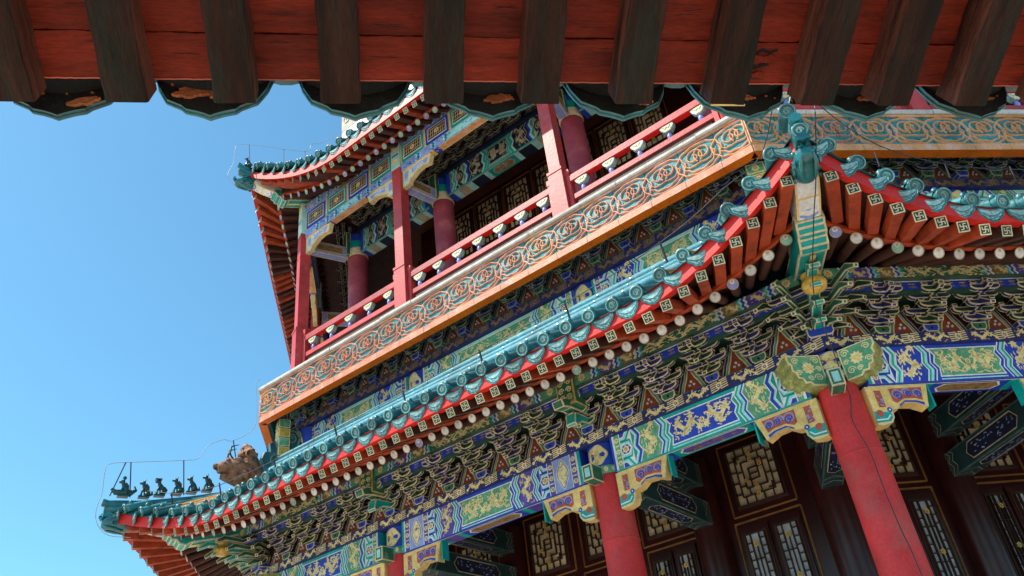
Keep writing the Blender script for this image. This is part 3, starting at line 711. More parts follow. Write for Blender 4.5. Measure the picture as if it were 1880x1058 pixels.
# ------------------------------------------------------------------ corner beams, beasts and ridges
def corner_beams(k,R0,dz,kind):
    F=CF(k); sd=Fr((0,0,0),F.W,F.V,-F.U); e='cream'
    mb=MB(); P=[(9.5,-1.45),(10.35,-1.68),(10.75,-1.76),(10.82,-1.80),(10.90,-1.79),(10.94,-1.74),(11.0,-1.74),(11.03,-1.69),(11.08,-1.67),(11.08,-1.60),(10.4,-1.52),(9.5,-1.28)]
    tr=lambda P:[(R0+(a-11)*(1 if kind=='lo' else .8),b+dz) for a,b in P]
    mb.oprism(sd,tr(P),-.11,.11,'teal',e,.016)
    q=V((0,0,0))
    un=tr([(10.4,-1.70),(10.72,-1.765)])
    mb.prism(sd,tr([(10.42,-1.703),(10.74,-1.775),(10.74,-1.765),(10.42,-1.695)]),-.02,.02,'yellow')
    mb.build('corner_beam',tower)
    mb=MB(); P=tr([(10.3,-1.50),(11.06,-1.655),(11.3,-1.62),(11.5,-1.56),(11.5,-1.42),(11.2,-1.44),(10.3,-1.36)])
    mb.oprism(sd,P,-.09,.09,'white','yellow',.014)
    a,b=tr([(11.07,-1.66),(11.49,-1.565)])
    for i in range(5):
        t0=(i+.1)/5; t1=t0+.09
        for s in (-1,1):
            c=V((a[0]+(b[0]-a[0])*t0,a[1]+(b[1]-a[1])*t0-.004)); d=V((b[0]-a[0],b[1]-a[1])).normalized()
            pts=[sd.p(c.x,c.y,0),sd.p(*(c+d*.03),0),sd.p(*(c+d*.06),s*.07),sd.p(*(c+d*.038),s*.07)]
            mb.add(pts,[[0,1,2,3]],'blue_pale')
    mb.build('corner_beam_tip',tower)
    mb=MB(); g=R0-.63*(1 if kind=='lo' else .8); mb.lathe(Fr(F.p(0,0,g),(1,0,0),(0,1,0),(0,0,1)).at(0,0,-1.88+dz),[(.05,0),(.09,.02),(.105,.06),(.09,.10),(.06,.12),(.08,.135),(.085,.16)],'gold_deep',18); mb.build('gilt_vase',tower)
def dragon_head(mb,fr,s,m):
    """rounded beast head capping the corner beam, snout along +u, up v"""
    N=16; ctr=[(0,-.01,.11),(.06,-.01,.125),(.14,0,.13),(.22,.01,.12),(.29,.0,.10),(.35,-.02,.085),(.39,-.02,.055)]; vs=[]
    for u,v,r in ctr:
        for j in range(N): a=2*pi*j/N; vs.append(fr.p(u*s,(v+r*1.05*math.sin(a))*s,r*.92*math.cos(a)*s))
    k=len(ctr); mb.add(vs,[[i*N+j,i*N+(j+1)%N,(i+1)*N+(j+1)%N,(i+1)*N+j] for i in range(k-1) for j in range(N)],m,True)
    mb.add(vs[-N:],[list(range(N))],m); mb.add(vs[:N],[list(range(N))[::-1]],m)
    for z in (-1,1):
        Fz=Fr(fr.O,fr.U,fr.V,fr.W*z)
        mb.blob(Fz.p(.24*s,.07*s,.085*s),.036*s,m,10); mb.tube([Fz.p(.2*s,.1*s,.07*s),Fz.p(.14*s,.17*s,.08*s),Fz.p(.05*s,.19*s,.085*s)],[.03*s,.02*s,.008*s],m,8)
        for (u,v,r,q) in ((.12,-.02,.075,1),(.02,.05,.05,-1),(.23,-.05,.045,-1),(.04,-.08,.04,1)): scroll(mb,Fz,u*s,v*s,r*s,m,.112*s,.022*s,q,1.5,.022*s)
        mb.tube([Fz.p(.39*s,.03*s,.03*s),Fz.p(.42*s,.07*s,.03*s),Fz.p(.40*s,.11*s,.025*s)],[.03*s,.022*s,.01*s],m,8)
        mb.tube([Fz.p(.38*s,-.06*s,.05*s),Fz.p(.30*s,-.10*s,.07*s),Fz.p(.20*s,-.12*s,.07*s),Fz.p(.10*s,-.14*s,.06*s)],[.012*s,.022*s,.022*s,.012*s],m,8)
def figure(kind,rng):
    """small seated roof beast, local u = forward, v = up, size ~.25"""
    mb=MB(); F=L0; m='glaze_black'
    mb.tube([(-.045,.0,0),(-.05,.06,0),(-.03,.12,0),(.0,.165,0),(.01,.19,0)],[.045,.05,.042,.032,.026],m,10,True,True,V((0,0,1)))
    for s in (-1,1):
        mb.tube([(.0,.13,s*.022),(.03,.07,s*.026),(.035,.0,s*.026)],[.018,.014,.016],m,7); mb.blob((-.04,.035,s*.04),.034,m,8)
        mb.blob((.045,.008,s*.026),.018,m,6,(1.4,.7,1))
    mb.blob((.018,.215,0),.034,m,10,(1.05,1,.9)); mb.tube([(.03,.213,0),(.07,.205,0)],[.024,.014],m,8)
    for s in (-1,1): mb.tube([(.005,.235,s*.018),(-.012,.268,s*.024)],[.012,.003],m,6)
    tail={0:[(-.08,.02,0),(-.105,.07,0),(-.09,.11,0)],1:[(-.08,.03,0),(-.12,.05,0),(-.115,.10,0)],2:[(-.07,.02,0),(-.1,.09,0),(-.07,.14,0)]}[kind%3]
    mb.tube(tail,[.02,.022,.008],m,7)
    if kind==2: mb.box(F,-.02,.075,.24,.256,-.04,.04,m)
    if kind%2: mb.tube([(-.02,.2,0),(-.055,.16,0),(-.07,.1,0)],[.02,.022,.01],m,6)
    mb.box(F,-.08,.07,-.02,.008,-.045,.045,m)
    return mb
def hip(k,kind):
    F=CF(k); sd=Fr((0,0,0),F.W,F.V,-F.U); mb=MB()
    if kind=='lo': path=[(11.80,-1.30),(11.35,-1.27),(10.8,-1.17),(10.3,-1.05),(9.9,-.90),(9.6,-.72)]; h=.2
    else: path=[(10.62,4.72),(10.3,4.62),(9.9,4.62),(9.4,4.75),(9.0,4.95),(8.6,5.2)]; h=.2
    lo=[(a,b-.18) for a,b in path]; 
    mb.prism(sd,path+lo[::-1],-.05,.05,'glaze_dark')
    for dz,r in ((.0,.042),(-.07,.062),(-.14,.05)): mb.tube([sd.p(a,b+dz,0) for a,b in path],r,'glaze_dark',8)
    mb.tube([sd.p(path[0][0]-.02,path[0][1]+.0,0),sd.p(path[0][0]+.03,path[0][1]+.01,0)],.048,'glaze_dark',12)
    o=mb.build('hip_ridge',tower)
    mb=MB(); tip=(11.47,-1.53) if kind=='lo' else (10.38,4.36)
    dragon_head(mb,sd.at(tip[0],tip[1],0),(.74 if k==0 else .85) if kind=='lo' else .75,'glaze_dark'); mb.build('corner_beast_head',tower)
    return path
for k in (0,-1,1):
    corner_beams(k,11.0,0,'lo'); corner_beams(k,9.98,5.90,'up'); hip(k,'lo'); hip(k,'up')
def seat(k,r,z,mb,name,label,cat,group,s=1):
    F=CF(k); fr=Fr(F.p(0,z,r),F.W*s,F.V*s,-F.U*s); o=inst(name,mb,fr.mx(),None); o['label']=label; o['category']=cat; o['group']=group; return o
FIGL=['small teal rider on a hen at the tip of the lower left roof ridge','small teal dragon figure, second from the tip on the lower left ridge','small teal beast with a flat wide head, third from the lower left ridge tip','small teal horse-like figure, fourth from the tip on the lower left ridge','small teal lion-like figure, fifth from the tip on the lower left ridge','small teal crouching beast nearest the brown beast on the lower left ridge']
gr='roof beasts along the lower left ridge'
rider=MB(); rider.merge(figure(1,random),Matrix.Identity(4)); rider.tube([(-.1,.02,0),(-.02,.05,0),(.1,.05,0),(.16,.1,0)],[.03,.05,.045,.02],'glaze_black',8); rider.blob((.0,.28,0),.03,'glaze_black',8); rider.tube([(-.1,.03,0),(-.17,.1,0),(-.15,.16,0)],[.03,.03,.01],'glaze_black',7)
for i,(r,z) in enumerate(((11.62,-1.19),(11.38,-1.185),(11.20,-1.15),(11.00,-1.115),(10.82,-1.08),(10.63,-1.04))):
    seat(-1,r,z,rider if i==0 else figure(i,random),'roof_beast_figure',FIGL[i],'roof figure',gr,.84)
UG='roof beasts on the upper left ridge'
UL=['tiny dark glazed beast at the tip of the upper left roof ridge','tiny dark glazed beast, second from the tip on the upper left ridge','tiny dark glazed beast, third from the tip on the upper left ridge','tiny dark glazed beast furthest from the tip on the upper left ridge']
for i,(r,z) in enumerate(((10.5,4.76),(10.24,4.68),(10.0,4.68),(9.78,4.70))): seat(-1,r,z,figure(i,random),'roof_beast_figure',UL[i],'roof figure',UG,.72)
# big weathered beast and curled ridge end
F=CF(-1); sd=Fr((0,0,0),F.W,F.V,-F.U)
mb=MB(); rg=random.Random(8); f2=Fr(sd.p(10.22,-.83,0),sd.U*.88,sd.V*.95,sd.W*.9)
mb.tube([f2.p(-.22,-.05,0),f2.p(-.16,.12,0),f2.p(-.13,.28,0),f2.p(-.10,.40,0),f2.p(-.05,.47,0)],[.13,.14,.12,.10,.06],'rust_stone',12)
mb.tube([f2.p(-.14,.08,0),f2.p(.02,.12,0),f2.p(.16,.15,0),f2.p(.27,.13,0),f2.p(.34,.10,0)],[.15,.15,.12,.085,.06],'rust_stone',12)
mb.tube([f2.p(-.1,-.05,0),f2.p(.08,-.02,0),f2.p(.2,-.01,0),f2.p(.29,-.0,0)],[.12,.09,.06,.035],'rust_stone',10)
for u,v,r,w in ((-.08,.44,.085,.02),(-.17,.33,.07,-.04),(-.02,.36,.06,.03),(-.2,.16,.1,.05),(-.24,.03,.1,-.05),(.36,.14,.045,0),(.05,.2,.08,.06),(.05,.2,.08,-.06),(-.05,.0,.1,.08),(-.05,.0,.1,-.08)): mb.blob(f2.p(u,v,w),r,'rust_stone',12,(1,1,1),.3,rg)
for s in (-1,1):
    Fz=Fr(f2.O,f2.U,f2.V,f2.W*s); scroll(mb,Fz,-.08,.1,.09,'rust_stone',.135,.03,1,1.5,.03); scroll(mb,Fz,-.1,.33,.07,'rust_stone',.10,.026,-1,1.5,.03)
    mb.tube([f2.p(.12,.24,s*.05),f2.p(.19,.33,s*.07),f2.p(.17,.43,s*.08),f2.p(.06,.47,s*.08)],[.022,.017,.012,.004],'wire_dark',8); mb.blob(f2.p(.2,.22,s*.075),.035,'rust_stone',10)
o=mb.build('ridge_beast'); o['label']='large weathered brown horned beast head standing on the lower left roof ridge'; o['category']='roof figure'
for k in (-1,0):
    F=CF(k); sd=Fr((0,0,0),F.W,F.V,-F.U); mb=MB(); f3=sd.at(9.66,-.62,0)
    P=[(.25,-.1),(.3,.05),(.26,.16),(.18,.18),(.2,.3),(.12,.34),(.06,.2),(.02,.22),(0.0,.42),(-.06,.52),(-.16,.53),(-.22,.44),(-.2,.3),(-.14,.1),(-.2,-.1)]
    mb.prism(f3,P,-.06,.06,'glaze')
    for s in (-1,1):
        Fs=Fr(f3.O,f3.U,f3.V,f3.W*s); mb.ribbon(Fs,P,.03,.06,'glaze_pale',True,.02); scroll(mb,Fs,-.1,.4,.09,'glaze_pale',.065,.025,1,1.6,.02); scroll(mb,Fs,.1,.06,.1,'glaze_pale',.065,.025,-1,1.6,.02); scroll(mb,Fs,-.06,.14,.07,'glaze_pale',.065,.02,1,1.4,.02)
    o=mb.build('ridge_dragon_ornament',tower)
# ------------------------------------------------------------------ BALCONY BAND
bh2=.5635
def tile_band(f):
    F=FF(f,0,9.239,0); h=9.239*T8; H=bh2; mb=MB(); shade=False
    bp,tl,rl,rl2=('tile_sun_pink','tile_teal','tile_sun_pink','tile_orange') if f!=1 else ('tile_orange','tile_teal','tile_orange','tile_sun_pink')  # sun wash put into the colour: lit faces pink, shaded face deeper orange
    # cross section: borders proud, recessed field
    mb.box(F,-h,h,.085,.475,-.12,-.0,tl)
    n=18; st=2*(h)/n; st=.41; n=int(2*h/st)+1; x0=-.20-.41*9-.0
    seams=[-.20+.4105*i for i in range(-9,10)]; seams=[s for s in seams if abs(s)<h-.03]
    b=[-h]+seams+[h]; rg=random.Random(f+9)
    for i,(s0,s1) in enumerate(zip(b[:-1],b[1:])):
        g=.0025
        m1=bp if rg.random()<.62 else ('tile_orange' if not shade else 'orange_glaze'); m2=bp
        e0=-.12*0; mb.box(F,s0+g,s1-g,.475,H-.065,-.12,.018,m1); 
        mb.box(F,s0+g,s1-g,0,.085,-.095,.018,m2)
        mb.rect(F.under() if False else Fr(F.p(0,-.0015,.018),F.U,-F.W,-F.V),s0+g,s1-g,.0,.113,.0,'orange_glaze')
    for s in seams: mb.box(F,s-.003,s+.003,.085,.475,-.02,.002,'tile_seam')
    mb.box(F,-h,h,.475,.481,-.02,.003,'tile_seam'); mb.box(F,-h,h,.079,.085,-.02,.004,'tile_seam')
    # cloud-collar relief, one unit per tile
    y0,y1=.085,.475; hh=y1-y0; cy=(y0+y1)/2; th=.016; wd=.025
    us=[-.20+.4105*i for i in range(-10,11)]
    def clip(P):
        return [(min(max(a,-h+.008),h-.008),b) for a,b in P]
    for j,s in enumerate(us):
        c=s+.205
        if abs(c)>h+.12: continue
        r=rl if rg.random()<.75 else rl2; J=lambda k: rg.uniform(-k,k)
        R=.205*1.24
        def ring(R_,ry,wv,dy=0,a0=0,a1=2*pi,N=46,am=.05):
            P=[]
            for q in range(N+1):
                a=a0+(a1-a0)*q/N; k=1+am*math.cos(wv*a); P.append((c+R_*k*math.cos(a),min(max(cy+dy+ry*k*math.sin(a),y0+.012),y1-.012)))
            return P
        mb.ribbon(F,clip(ring(R,hh*.475,11,-.0,am=.03)),wd,.0,r,th=th)
        mb.ribbon(F,clip(ring(R*.70,hh*.34,9,-.015,pi*.93,2*pi*1.035,34,.05)),wd*.9,.0,r,th=th)
        for sg in (-1,1):
            N=34; P=[]
            for q in range(N+1):
                t=q/N; a=pi*(1.28)-2*pi*1.45*t; k=.105*(1-.80*t); P.append((c+sg*(.052+k*math.cos(a)),cy+.045+k*math.sin(a)*1.0))
            mb.ribbon(F,clip(P),wd*.8,.001+(.003 if sg>0 else 0),r,th=th)
        mb.ribbon(F,clip([(c-.15,cy+.03),(c-.155,cy-.03),(c-.12,cy-.065),(c-.06,cy-.07),(c,cy-.06),(c+.06,cy-.07),(c+.12,cy-.065),(c+.155,cy-.03),(c+.15,cy+.03)]),wd*.7,.001,r,th=th)
        for q in (-.11,.11): mb.disc(F,c+q,cy-.03+J(.01),.008,.002,'tile_seam',7)
    return mb
for f in FACES:
    F=FF(f,0,9.239,0); h=9.239*T8
    tile_band(f).build('glazed_tile_band',tower)
    mb=MB(); rg=random.Random(f+3); x=-h-.02
    while x<h:
        l=rg.uniform(.55,1.25); x1=min(x+l,h+.015); j=rg.uniform(-.006,.006)
        mb.prism(Fr(F.O,F.W,F.V,F.U),[(-.3,bh2-.062),(.035+j,bh2-.062),(.045+j,bh2-.045),(.045+j,bh2-.012+j*.3),(.03+j,bh2+j*.3),(-.3,bh2+j*.3)],x+.003,x1-.003,'stone'); x=x1
    mb.build('stone_coping',tower)
# slab behind the band
def octa(mb,R_ap,z0,z1,m,inner=None):
    P=[corner(k,R_ap/C8,0) for k in range(8)]
    F=Fr((0,0,0),(1,0,0),(0,1,0),(0,0,1))
    mb.prism(F,[(p.x,p.y) for p in P],z0,z1,m)
mb=MB(); octa(mb,9.13,.44,bh2-.003,'dark_wood'); mb.build('balcony_floor',tower)
# bracket tier below balcony + painted beams
za2=.085; H2=.345; ap2=8.67
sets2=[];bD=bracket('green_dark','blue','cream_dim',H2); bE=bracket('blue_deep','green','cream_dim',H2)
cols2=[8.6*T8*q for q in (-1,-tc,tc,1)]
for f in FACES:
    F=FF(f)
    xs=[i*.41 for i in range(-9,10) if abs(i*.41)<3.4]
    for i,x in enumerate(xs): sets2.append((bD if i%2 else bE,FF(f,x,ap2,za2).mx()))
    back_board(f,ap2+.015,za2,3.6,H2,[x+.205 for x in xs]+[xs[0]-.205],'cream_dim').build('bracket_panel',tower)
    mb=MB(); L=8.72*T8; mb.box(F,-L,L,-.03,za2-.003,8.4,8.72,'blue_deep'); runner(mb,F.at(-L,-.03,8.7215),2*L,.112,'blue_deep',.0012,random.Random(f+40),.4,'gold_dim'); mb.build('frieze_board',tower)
    bb=[cols2[0],cols2[1],cols2[2],cols2[3]]
    for x0,x1,k in ((bb[0]+.12,bb[1]-.13,0),(bb[1]+.13,bb[2]-.13,1),(bb[2]+.13,bb[3]-.12,0)):
        rng=random.Random(70+f*5+k)
        sch,cen=((SIDEB,('aqua','green_mid','gold_dim')) if k==0 else (SIDE,('aqua','green_mid','purple')))
        paint_beam(F.at(x0,-.40,8.66),x1-x0,.365,.15,sch,cen,None,rng).build('painted_beam',tower)
    for x in cols2[1:3]:
        fr=FF(f,x,8.5); head_mb(fr,.19,-.45,-.035).build('column_head',tower)
emit('bracket_set',sets2,tower)
for k in (-1,0,1):
    fr=CF(k,8.62/C8-.1); mb=head_mb(fr,.2,-.6,-.035); mb.build('column_head',tower)
    inst('corner_bracket_set',corner_bracket(H2,'cream_dim',.3),CF(k,8.62/C8-.05,za2).mx(),tower)
    # carved corner post under the balcony corner
    mb=MB(); F=CF(k); fr=F.at(0,-.62,8.95/C8)
    for i in range(5): mb.obox(fr,-.09,.09,i*.14,i*.14+.125,-.1,.06,'gold_deep' if i%2 else 'green_mid','gold',.012); rosette(mb,fr,0,i*.14+.062,.045,.063,'gold','gold_deep')
    mb.build('carved_block',tower)
# ------------------------------------------------------------------ BALUSTRADE, posts
ap4=9.4643*C8; hx4=ap4*T8; cols4=[-hx4,-hx4*tc,hx4*tc,hx4]
post=MB(); post.box(L0,-.085,.085,bh2,3.5,-.085,.085,'red_post'); post.box(L0,-.105,.105,bh2,1.62,-.105,.105,'red_post'); post.box(L0,-.112,.112,1.60,1.64,-.112,.112,'red_post'); post.box(L0,-.09,.09,3.0,3.02,-.09,.09,'red_post')
pcap=MB(); pcap.obox(L0,-.088,.088,3.5,4.15,-.088,.088,'aqua','white',.01); pcap.disc(L0,0,3.65,.06,.092,'gold'); pcap.disc(L0,0,3.9,.06,.092,'gold'); pcap.rect(L0,-.07,.07,3.76,3.79,.092,'blue')
bal=MB(); 
bal.tube([(0,0,0),(0,.03,0),(0,.05,0),(0,.075,0),(0,.095,0),(0,.11,0)],[.022,.03,.034,.026,.018,.02],'pearl_blue',10,True,True,V((0,0,1)))
bal.prism(L0,[(-.03,.10),(.03,.10),(.075,.15),(.09,.185),(.06,.215),(.025,.20),(0,.215),(-.025,.20),(-.06,.215),(-.09,.185),(-.075,.15)],-.035,.035,'glaze_pale'); bal.flat(L0,[(-.025,.11),(.025,.11),(.06,.15),(.07,.18),(.05,.2),(-.05,.2),(-.07,.18),(-.06,.15)],.0365,'cream'); bal.ribbon(L0,[(-.05,.185),(-.02,.15),(0,.175),(.02,.15),(.05,.185)],.018,.031,'green_mid',th=.01); bal.ribbon(L0,[(-.03,.115),(.03,.115)],.02,.031,'gold',th=.01)
posts=[];bals=[]
for f in FACES:
    F=FF(f)
    for i,x in enumerate(cols4):
        if i in (0,3): continue
        posts.append(F.at(x,0,ap4))
    for x0,x1 in zip(cols4[:-1],cols4[1:]):
        a,b=x0+.11,x1-.11
        mb=MB(); mb.box(F,a+.03,b-.03,1.385,1.475,ap4-.045,ap4+.045,'red_post'); mb.box(F,a+.04,b-.04,1.375,1.387,ap4-.035,ap4+.035,'red_bright'); mb.build('handrail',tower)
        mb=MB(); mb.box(F,a+.03,b-.03,1.10,1.17,ap4-.035,ap4+.035,'red_post'); mb.box(F,a+.03,b-.03,.85,.90,ap4-.03,ap4+.03,'red_post'); mb.box(F,a+.1,b-.1,.9,1.1,ap4-.015,ap4+.015,'dark_wood'); mb.build('lower_rail',tower)
        for q in (a,b-.055):
            mb=MB(); mb.box(F,q,q+.055,bh2,1.53,ap4-.05,ap4+.05,'red_post'); mb.box(F,q-.006,q+.061,1.50,1.58,ap4-.056,ap4+.056,'red_post'); mb.build('rail_post',tower)
        n=round((b-a)/.385); 
        for i in range(n+0): bals.append((bal,F.at(a+(b-a)*(i+.5)/n,1.17,ap4).mx()))
for k in (-1,0,1): posts.append(CF(k,9.4643))
for fr in posts: o=inst('post',post,fr.mx(),tower); inst('post_cap',pcap,fr.mx(),o)
emit('baluster',bals,tower)
# frieze frame between posts under the upper eave
for f in FACES:
    F=FF(f)
    for bi,(x0,x1) in enumerate(zip(cols4[:-1],cols4[1:])):
        a,b=x0+.09,x1-.09; pa=8.80; mb=MB(); rg=random.Random(f*7+bi)
        mb.box(F,a,b,3.93,4.14,pa-.12,pa,'blue_pale'); mb.box(F,a,b,3.56,3.93,pa-.05,pa-.01,'yellow')
        mb.box(F,a,b,3.40,3.56,pa-.12,pa,'blue_pale')
        # top rail painting
        w=pa+.0015; k=0; x=a
        for c,l in (('green_mid',.12),('blue',.1),('gold_dim',.5),('aqua',.08),('blue_pale',.25)):
            pass
        nP=4 if bi!=1 else 5; st=(b-a)/nP
        for i in range(nP):
            c=a+st*(i+.5); blue=(i+bi)%2==0; o_=.18
            mb.box(F,c-o_-.055,c+o_+.055,3.575,3.915,pa-.05,pa+.005,'blue' if blue else 'teal'); mb.box(F,c-o_-.012,c+o_+.012,3.615,3.875,pa-.05,pa+.008,'white')
            mb.rect(F,c-o_,c+o_,3.63,3.86,pa+.0095,'lattice')
            for q in range(9): mb.ribbon(F,[(c-o_+.02+q*.04,3.65),(c-o_+.02+q*.04,3.84)],.008,pa+.011,'cream')
            for q in range(3): mb.ribbon(F,[(c-o_+.01,3.67+q*.075),(c+o_-.01,3.67+q*.075)],.008,pa+.0115,'cream')
            rosette(mb,F,c,3.745,.05,pa+.0125,'gold','orange_red')
            xx=a+st*i; mb.box(F,xx-.0+(0 if i else .0),xx+.035,3.57,3.93,pa-.03,pa+.003,'yellow'); mb.box(F,xx+st-.035,xx+st,3.57,3.93,pa-.03,pa+.003,'tile_orange')
        for z0,z1,g in ((3.945,4.125,'gold_dim'),(3.415,3.545,'aqua')):
            hh=z1-z0; l=b-a
            mb.rect(F,a+.34*l,a+.66*l,z0,z1,w+.0005,g)
            for q,s in ((.12,1),(.24,1),(.34,1),(.66,-1),(.76,-1),(.88,-1)):
                for kk,c in enumerate(('white','teal','blue','aqua')): mb.ribbon(F.at(0,z0,0),zz(a+q*l+s*kk*.025,hh,hh*.25,s),.024,w+.001+.0003*kk,c)
            squig(mb,F,a+.04,b-.04,z0+.01,z1-.01,int(l*26),'gold' if g!='aqua' else 'blue',w+.003,rg,.07,.011)
        # underside
        u=Fr(F.p(0,3.40,pa),F.U,-F.W,-F.V); mb.rect(u,a,b,0,.12,.0015,'yellow'); mb.rect(u,a+.3*(b-a),a+.7*(b-a),.015,.105,.003,'tile_orange'); squig(mb,u,a,b,.01,.11,int((b-a)*22),'gold_deep',.0045,rg,.06,.014)
        for kk in (.28,.72): mb.rect(u,a+kk*(b-a)-.05,a+kk*(b-a)+.05,0,.12,.004,'blue')
        mb.build('frieze_frame',tower)
        for s,x in ((1,a),(-1,b)):
            q=MB(); Fq=Fr(F.p(x,3.397,pa-.06),F.U*s,F.V,F.W)
            O=[(0,0),(.60,0),(.55,-.16),(.42,-.13),(.30,-.15),(.22,-.20),(.16,-.22),(.13,-.30),(0,-.32)]
            q.oprism(Fq,O,-.04,.04,'cream','yellow',.012); q.flat(Fq,[(.2,-.03),(.54,-.03),(.50,-.12),(.42,-.10),(.3,-.115),(.2,-.155)],.0425,'blue_pale')
            squig(q,Fq,.22,.5,-.11,-.04,12,'white',.0435,rg,.06,.01); q.flat(Fq,[(.05,-.04),(.13,-.04),(.12,-.2),(.05,-.2)],.0425,'blue_pale'); q.disc(Fq,.06,-.26,.03,.0425,'aqua')
            q.build('beam_brace',tower)
# ------------------------------------------------------------------ upper inner ring
R5=8.53; ap5=R5*C8; hx5=ap5*T8; tci=.39; cols5=[-hx5,-hx5*tci,hx5*tci,hx5]
ic=MB(); ic.lathe(Fr((0,0,bh2),(1,0,0),(0,1,0),(0,0,1)),[(.172,0),(.166,2.72)],'mauve_column',26)
def cap_ring(fr,r,z0,z1):
    mb=MB(); Z=Fr((fr.O.x,fr.O.y,0),(1,0,0),(0,1,0),(0,0,1)); h=z1-z0
    mb.lathe(Z.at(0,0,z0),[(r,0),(r+.01,.02),(r+.01,h*.3)],'cream',24); mb.lathe(Z.at(0,0,z0+h*.3),[(r+.005,0),(r+.008,h*.3)],'teal',24); mb.lathe(Z.at(0,0,z0+h*.6),[(r,0),(r,h*.4)],'blue',24)
    mb.oprism(fr.at(0,0,0),[(-.07,z0+.02),(.07,z0+.02),(.07,z1),(-.07,z1)],r-.02,r+.06,'green','gold',.012)
    return mb
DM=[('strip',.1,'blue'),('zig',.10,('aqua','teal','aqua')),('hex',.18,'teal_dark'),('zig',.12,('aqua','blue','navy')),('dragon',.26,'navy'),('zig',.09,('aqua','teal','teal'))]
bI=bracket('green_dark','navy','cream_dim',.34); bJ=bracket('navy','green_dark','cream_dim',.34); sets3=[]
for k in (-1,0,1):
    fr=CF(k,R5); o=inst('inner_column',ic,Matrix.Translation(fr.O),tower); cap_ring(fr,.172,3.26,3.75).build('column_head',o)
for f in FACES:
    F=FF(f)
    for x in cols5[1:3]:
        fr=F.at(x,0,ap5); o=inst('inner_column',ic,Matrix.Translation(fr.O),tower); cap_ring(fr,.172,3.26,3.75).build('column_head',o)
    for x0,x1 in zip(cols5[:-1],cols5[1:]):
        rng=random.Random(int(x0*10)+f*3+90)
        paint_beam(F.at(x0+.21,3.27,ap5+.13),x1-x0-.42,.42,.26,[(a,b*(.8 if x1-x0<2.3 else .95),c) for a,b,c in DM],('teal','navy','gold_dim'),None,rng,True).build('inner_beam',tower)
    mb=MB(); L=ap5*T8; mb.box(F,-L,L,3.70,3.78,ap5-.1,ap5+.17,'navy'); mb.build('frieze_board',tower)
    for i in range(-8,9):
        x=i*.38
        if abs(x)<3.1: sets3.append((bI if i%2 else bJ,FF(f,x,ap5+.02,3.78).mx()))
    back_board(f,ap5+.02,3.78,L,.3,[i*.38+.19 for i in range(-8,8)],'cream_dim').build('bracket_panel',tower)
    # ties from posts to the inner columns
    for xo,xi_ in zip(cols4[1:3],cols5[1:3]):
        p=F.p(xo,3.3,ap4-.1); q=F.p(xi_,3.3,ap5+.22); d=(q-p); l=d.length; d.normalize(); w=d.cross(V((0,0,1)))
        mb=MB(); fr=Fr(p,d,(0,0,1),w); mb.obox(fr,0,l,-.1,.12,-.07,.07,'blue_pale','cream',.014); mb.obox(fr,.1,l-.1,-.06,.08,-.075,.075,'gold_dim','cream',.01); mb.build('tie_beam',tower)
for k in (-1,0,1):
    F=CF(k); mb=MB(); fr=Fr(F.p(0,3.3,9.36),-F.W,(0,0,1),(-F.W).cross(V((0,0,1)))); mb.obox(fr,0,.62,-.1,.12,-.07,.07,'blue_pale','cream',.014); mb.obox(fr,.08,.54,-.06,.08,-.075,.075,'gold_dim','cream',.01); mb.build('tie_beam',tower)
emit('inner_bracket_set',sets3,tower)
# ------------------------------------------------------------------ lattice walls
def lattice(mb,F,x0,x1,z0,z1,paper,door=False,w=0,rng=random):
    W=x1-x0;H=z1-z0
    mb.box(F,x0,x1,z0,z1,w-.02,w+.01,'lattice'); g=.03
    mb.rect(F,x0+g,x1-g,z0+g,z1-g,w+.0115,paper)
    def bar(P,wd=.016): mb.ribbon(F,P,wd,w+.012,'lattice',th=.034)
    a0,a1,b0,b1=x0+g,x1-g,z0+g,z1-g; ww=a1-a0;hh=b1-b0
    bar([(a0,b0),(a1,b0),(a1,b1),(a0,b1),(a0,b0)],.02)
    if not door:
        # interlocking rectangles
        q=[.14,.27,.40]
        for i,k in enumerate(q): bar([(a0+ww*k,b0+hh*k),(a1-ww*k,b0+hh*k),(a1-ww*k,b1-hh*k),(a0+ww*k,b1-hh*k),(a0+ww*k,b0+hh*k)])
        for k0,k1,ns in ((0,.14,5),(.14,.27,4),(.27,.40,3)):
            for i in range(1,ns):
                t=i/ns+(.07 if k0 else 0)
                bar([(a0+ww*t,b0+hh*k0),(a0+ww*t,b0+hh*k1)],.012); bar([(a0+ww*(1-t),b1-hh*k0),(a0+ww*(1-t),b1-hh*k1)],.012)
                bar([(a0+ww*k0,b0+hh*t),(a0+ww*k1,b0+hh*t)],.012); bar([(a1-ww*k0,b1-hh*t),(a1-ww*k1,b1-hh*t)],.012)
        bar([(a0+ww*.4,b0+hh*.5),(a1-ww*.4,b0+hh*.5)])
        for u,v in ((.5,.86),(.5,.74),(.68,.62),(.32,.40),(.5,.27),(.5,.12)): rosette(mb,F,a0+ww*u,b0+hh*v,.032,w+.048,'gold_deep','frame_gold',6)
    else:
        bar([(a0+ww*.28,b0),(a0+ww*.28,b1)]); bar([(a1-ww*.28,b0),(a1-ww*.28,b1)]); bar([(a0+ww*.5,b0),(a0+ww*.5,b1-.1)],.012)
        n=int(hh/.09)
        for i in range(1,n):
            y=b0+hh*i/n; bar([(a0,y),(a0+ww*.28,y)],.012); bar([(a1-ww*.28,y+.03),(a1,y+.03)],.012)
            if i%4==0: bar([(a0+ww*.28,y),(a1-ww*.28,y)],.014)
        i=0
        y=b1-.12
        while y>b0: rosette(mb,F,(a0+a1)/2,y,.034,w+.048,'gold_deep','frame_gold',6); y-=.42
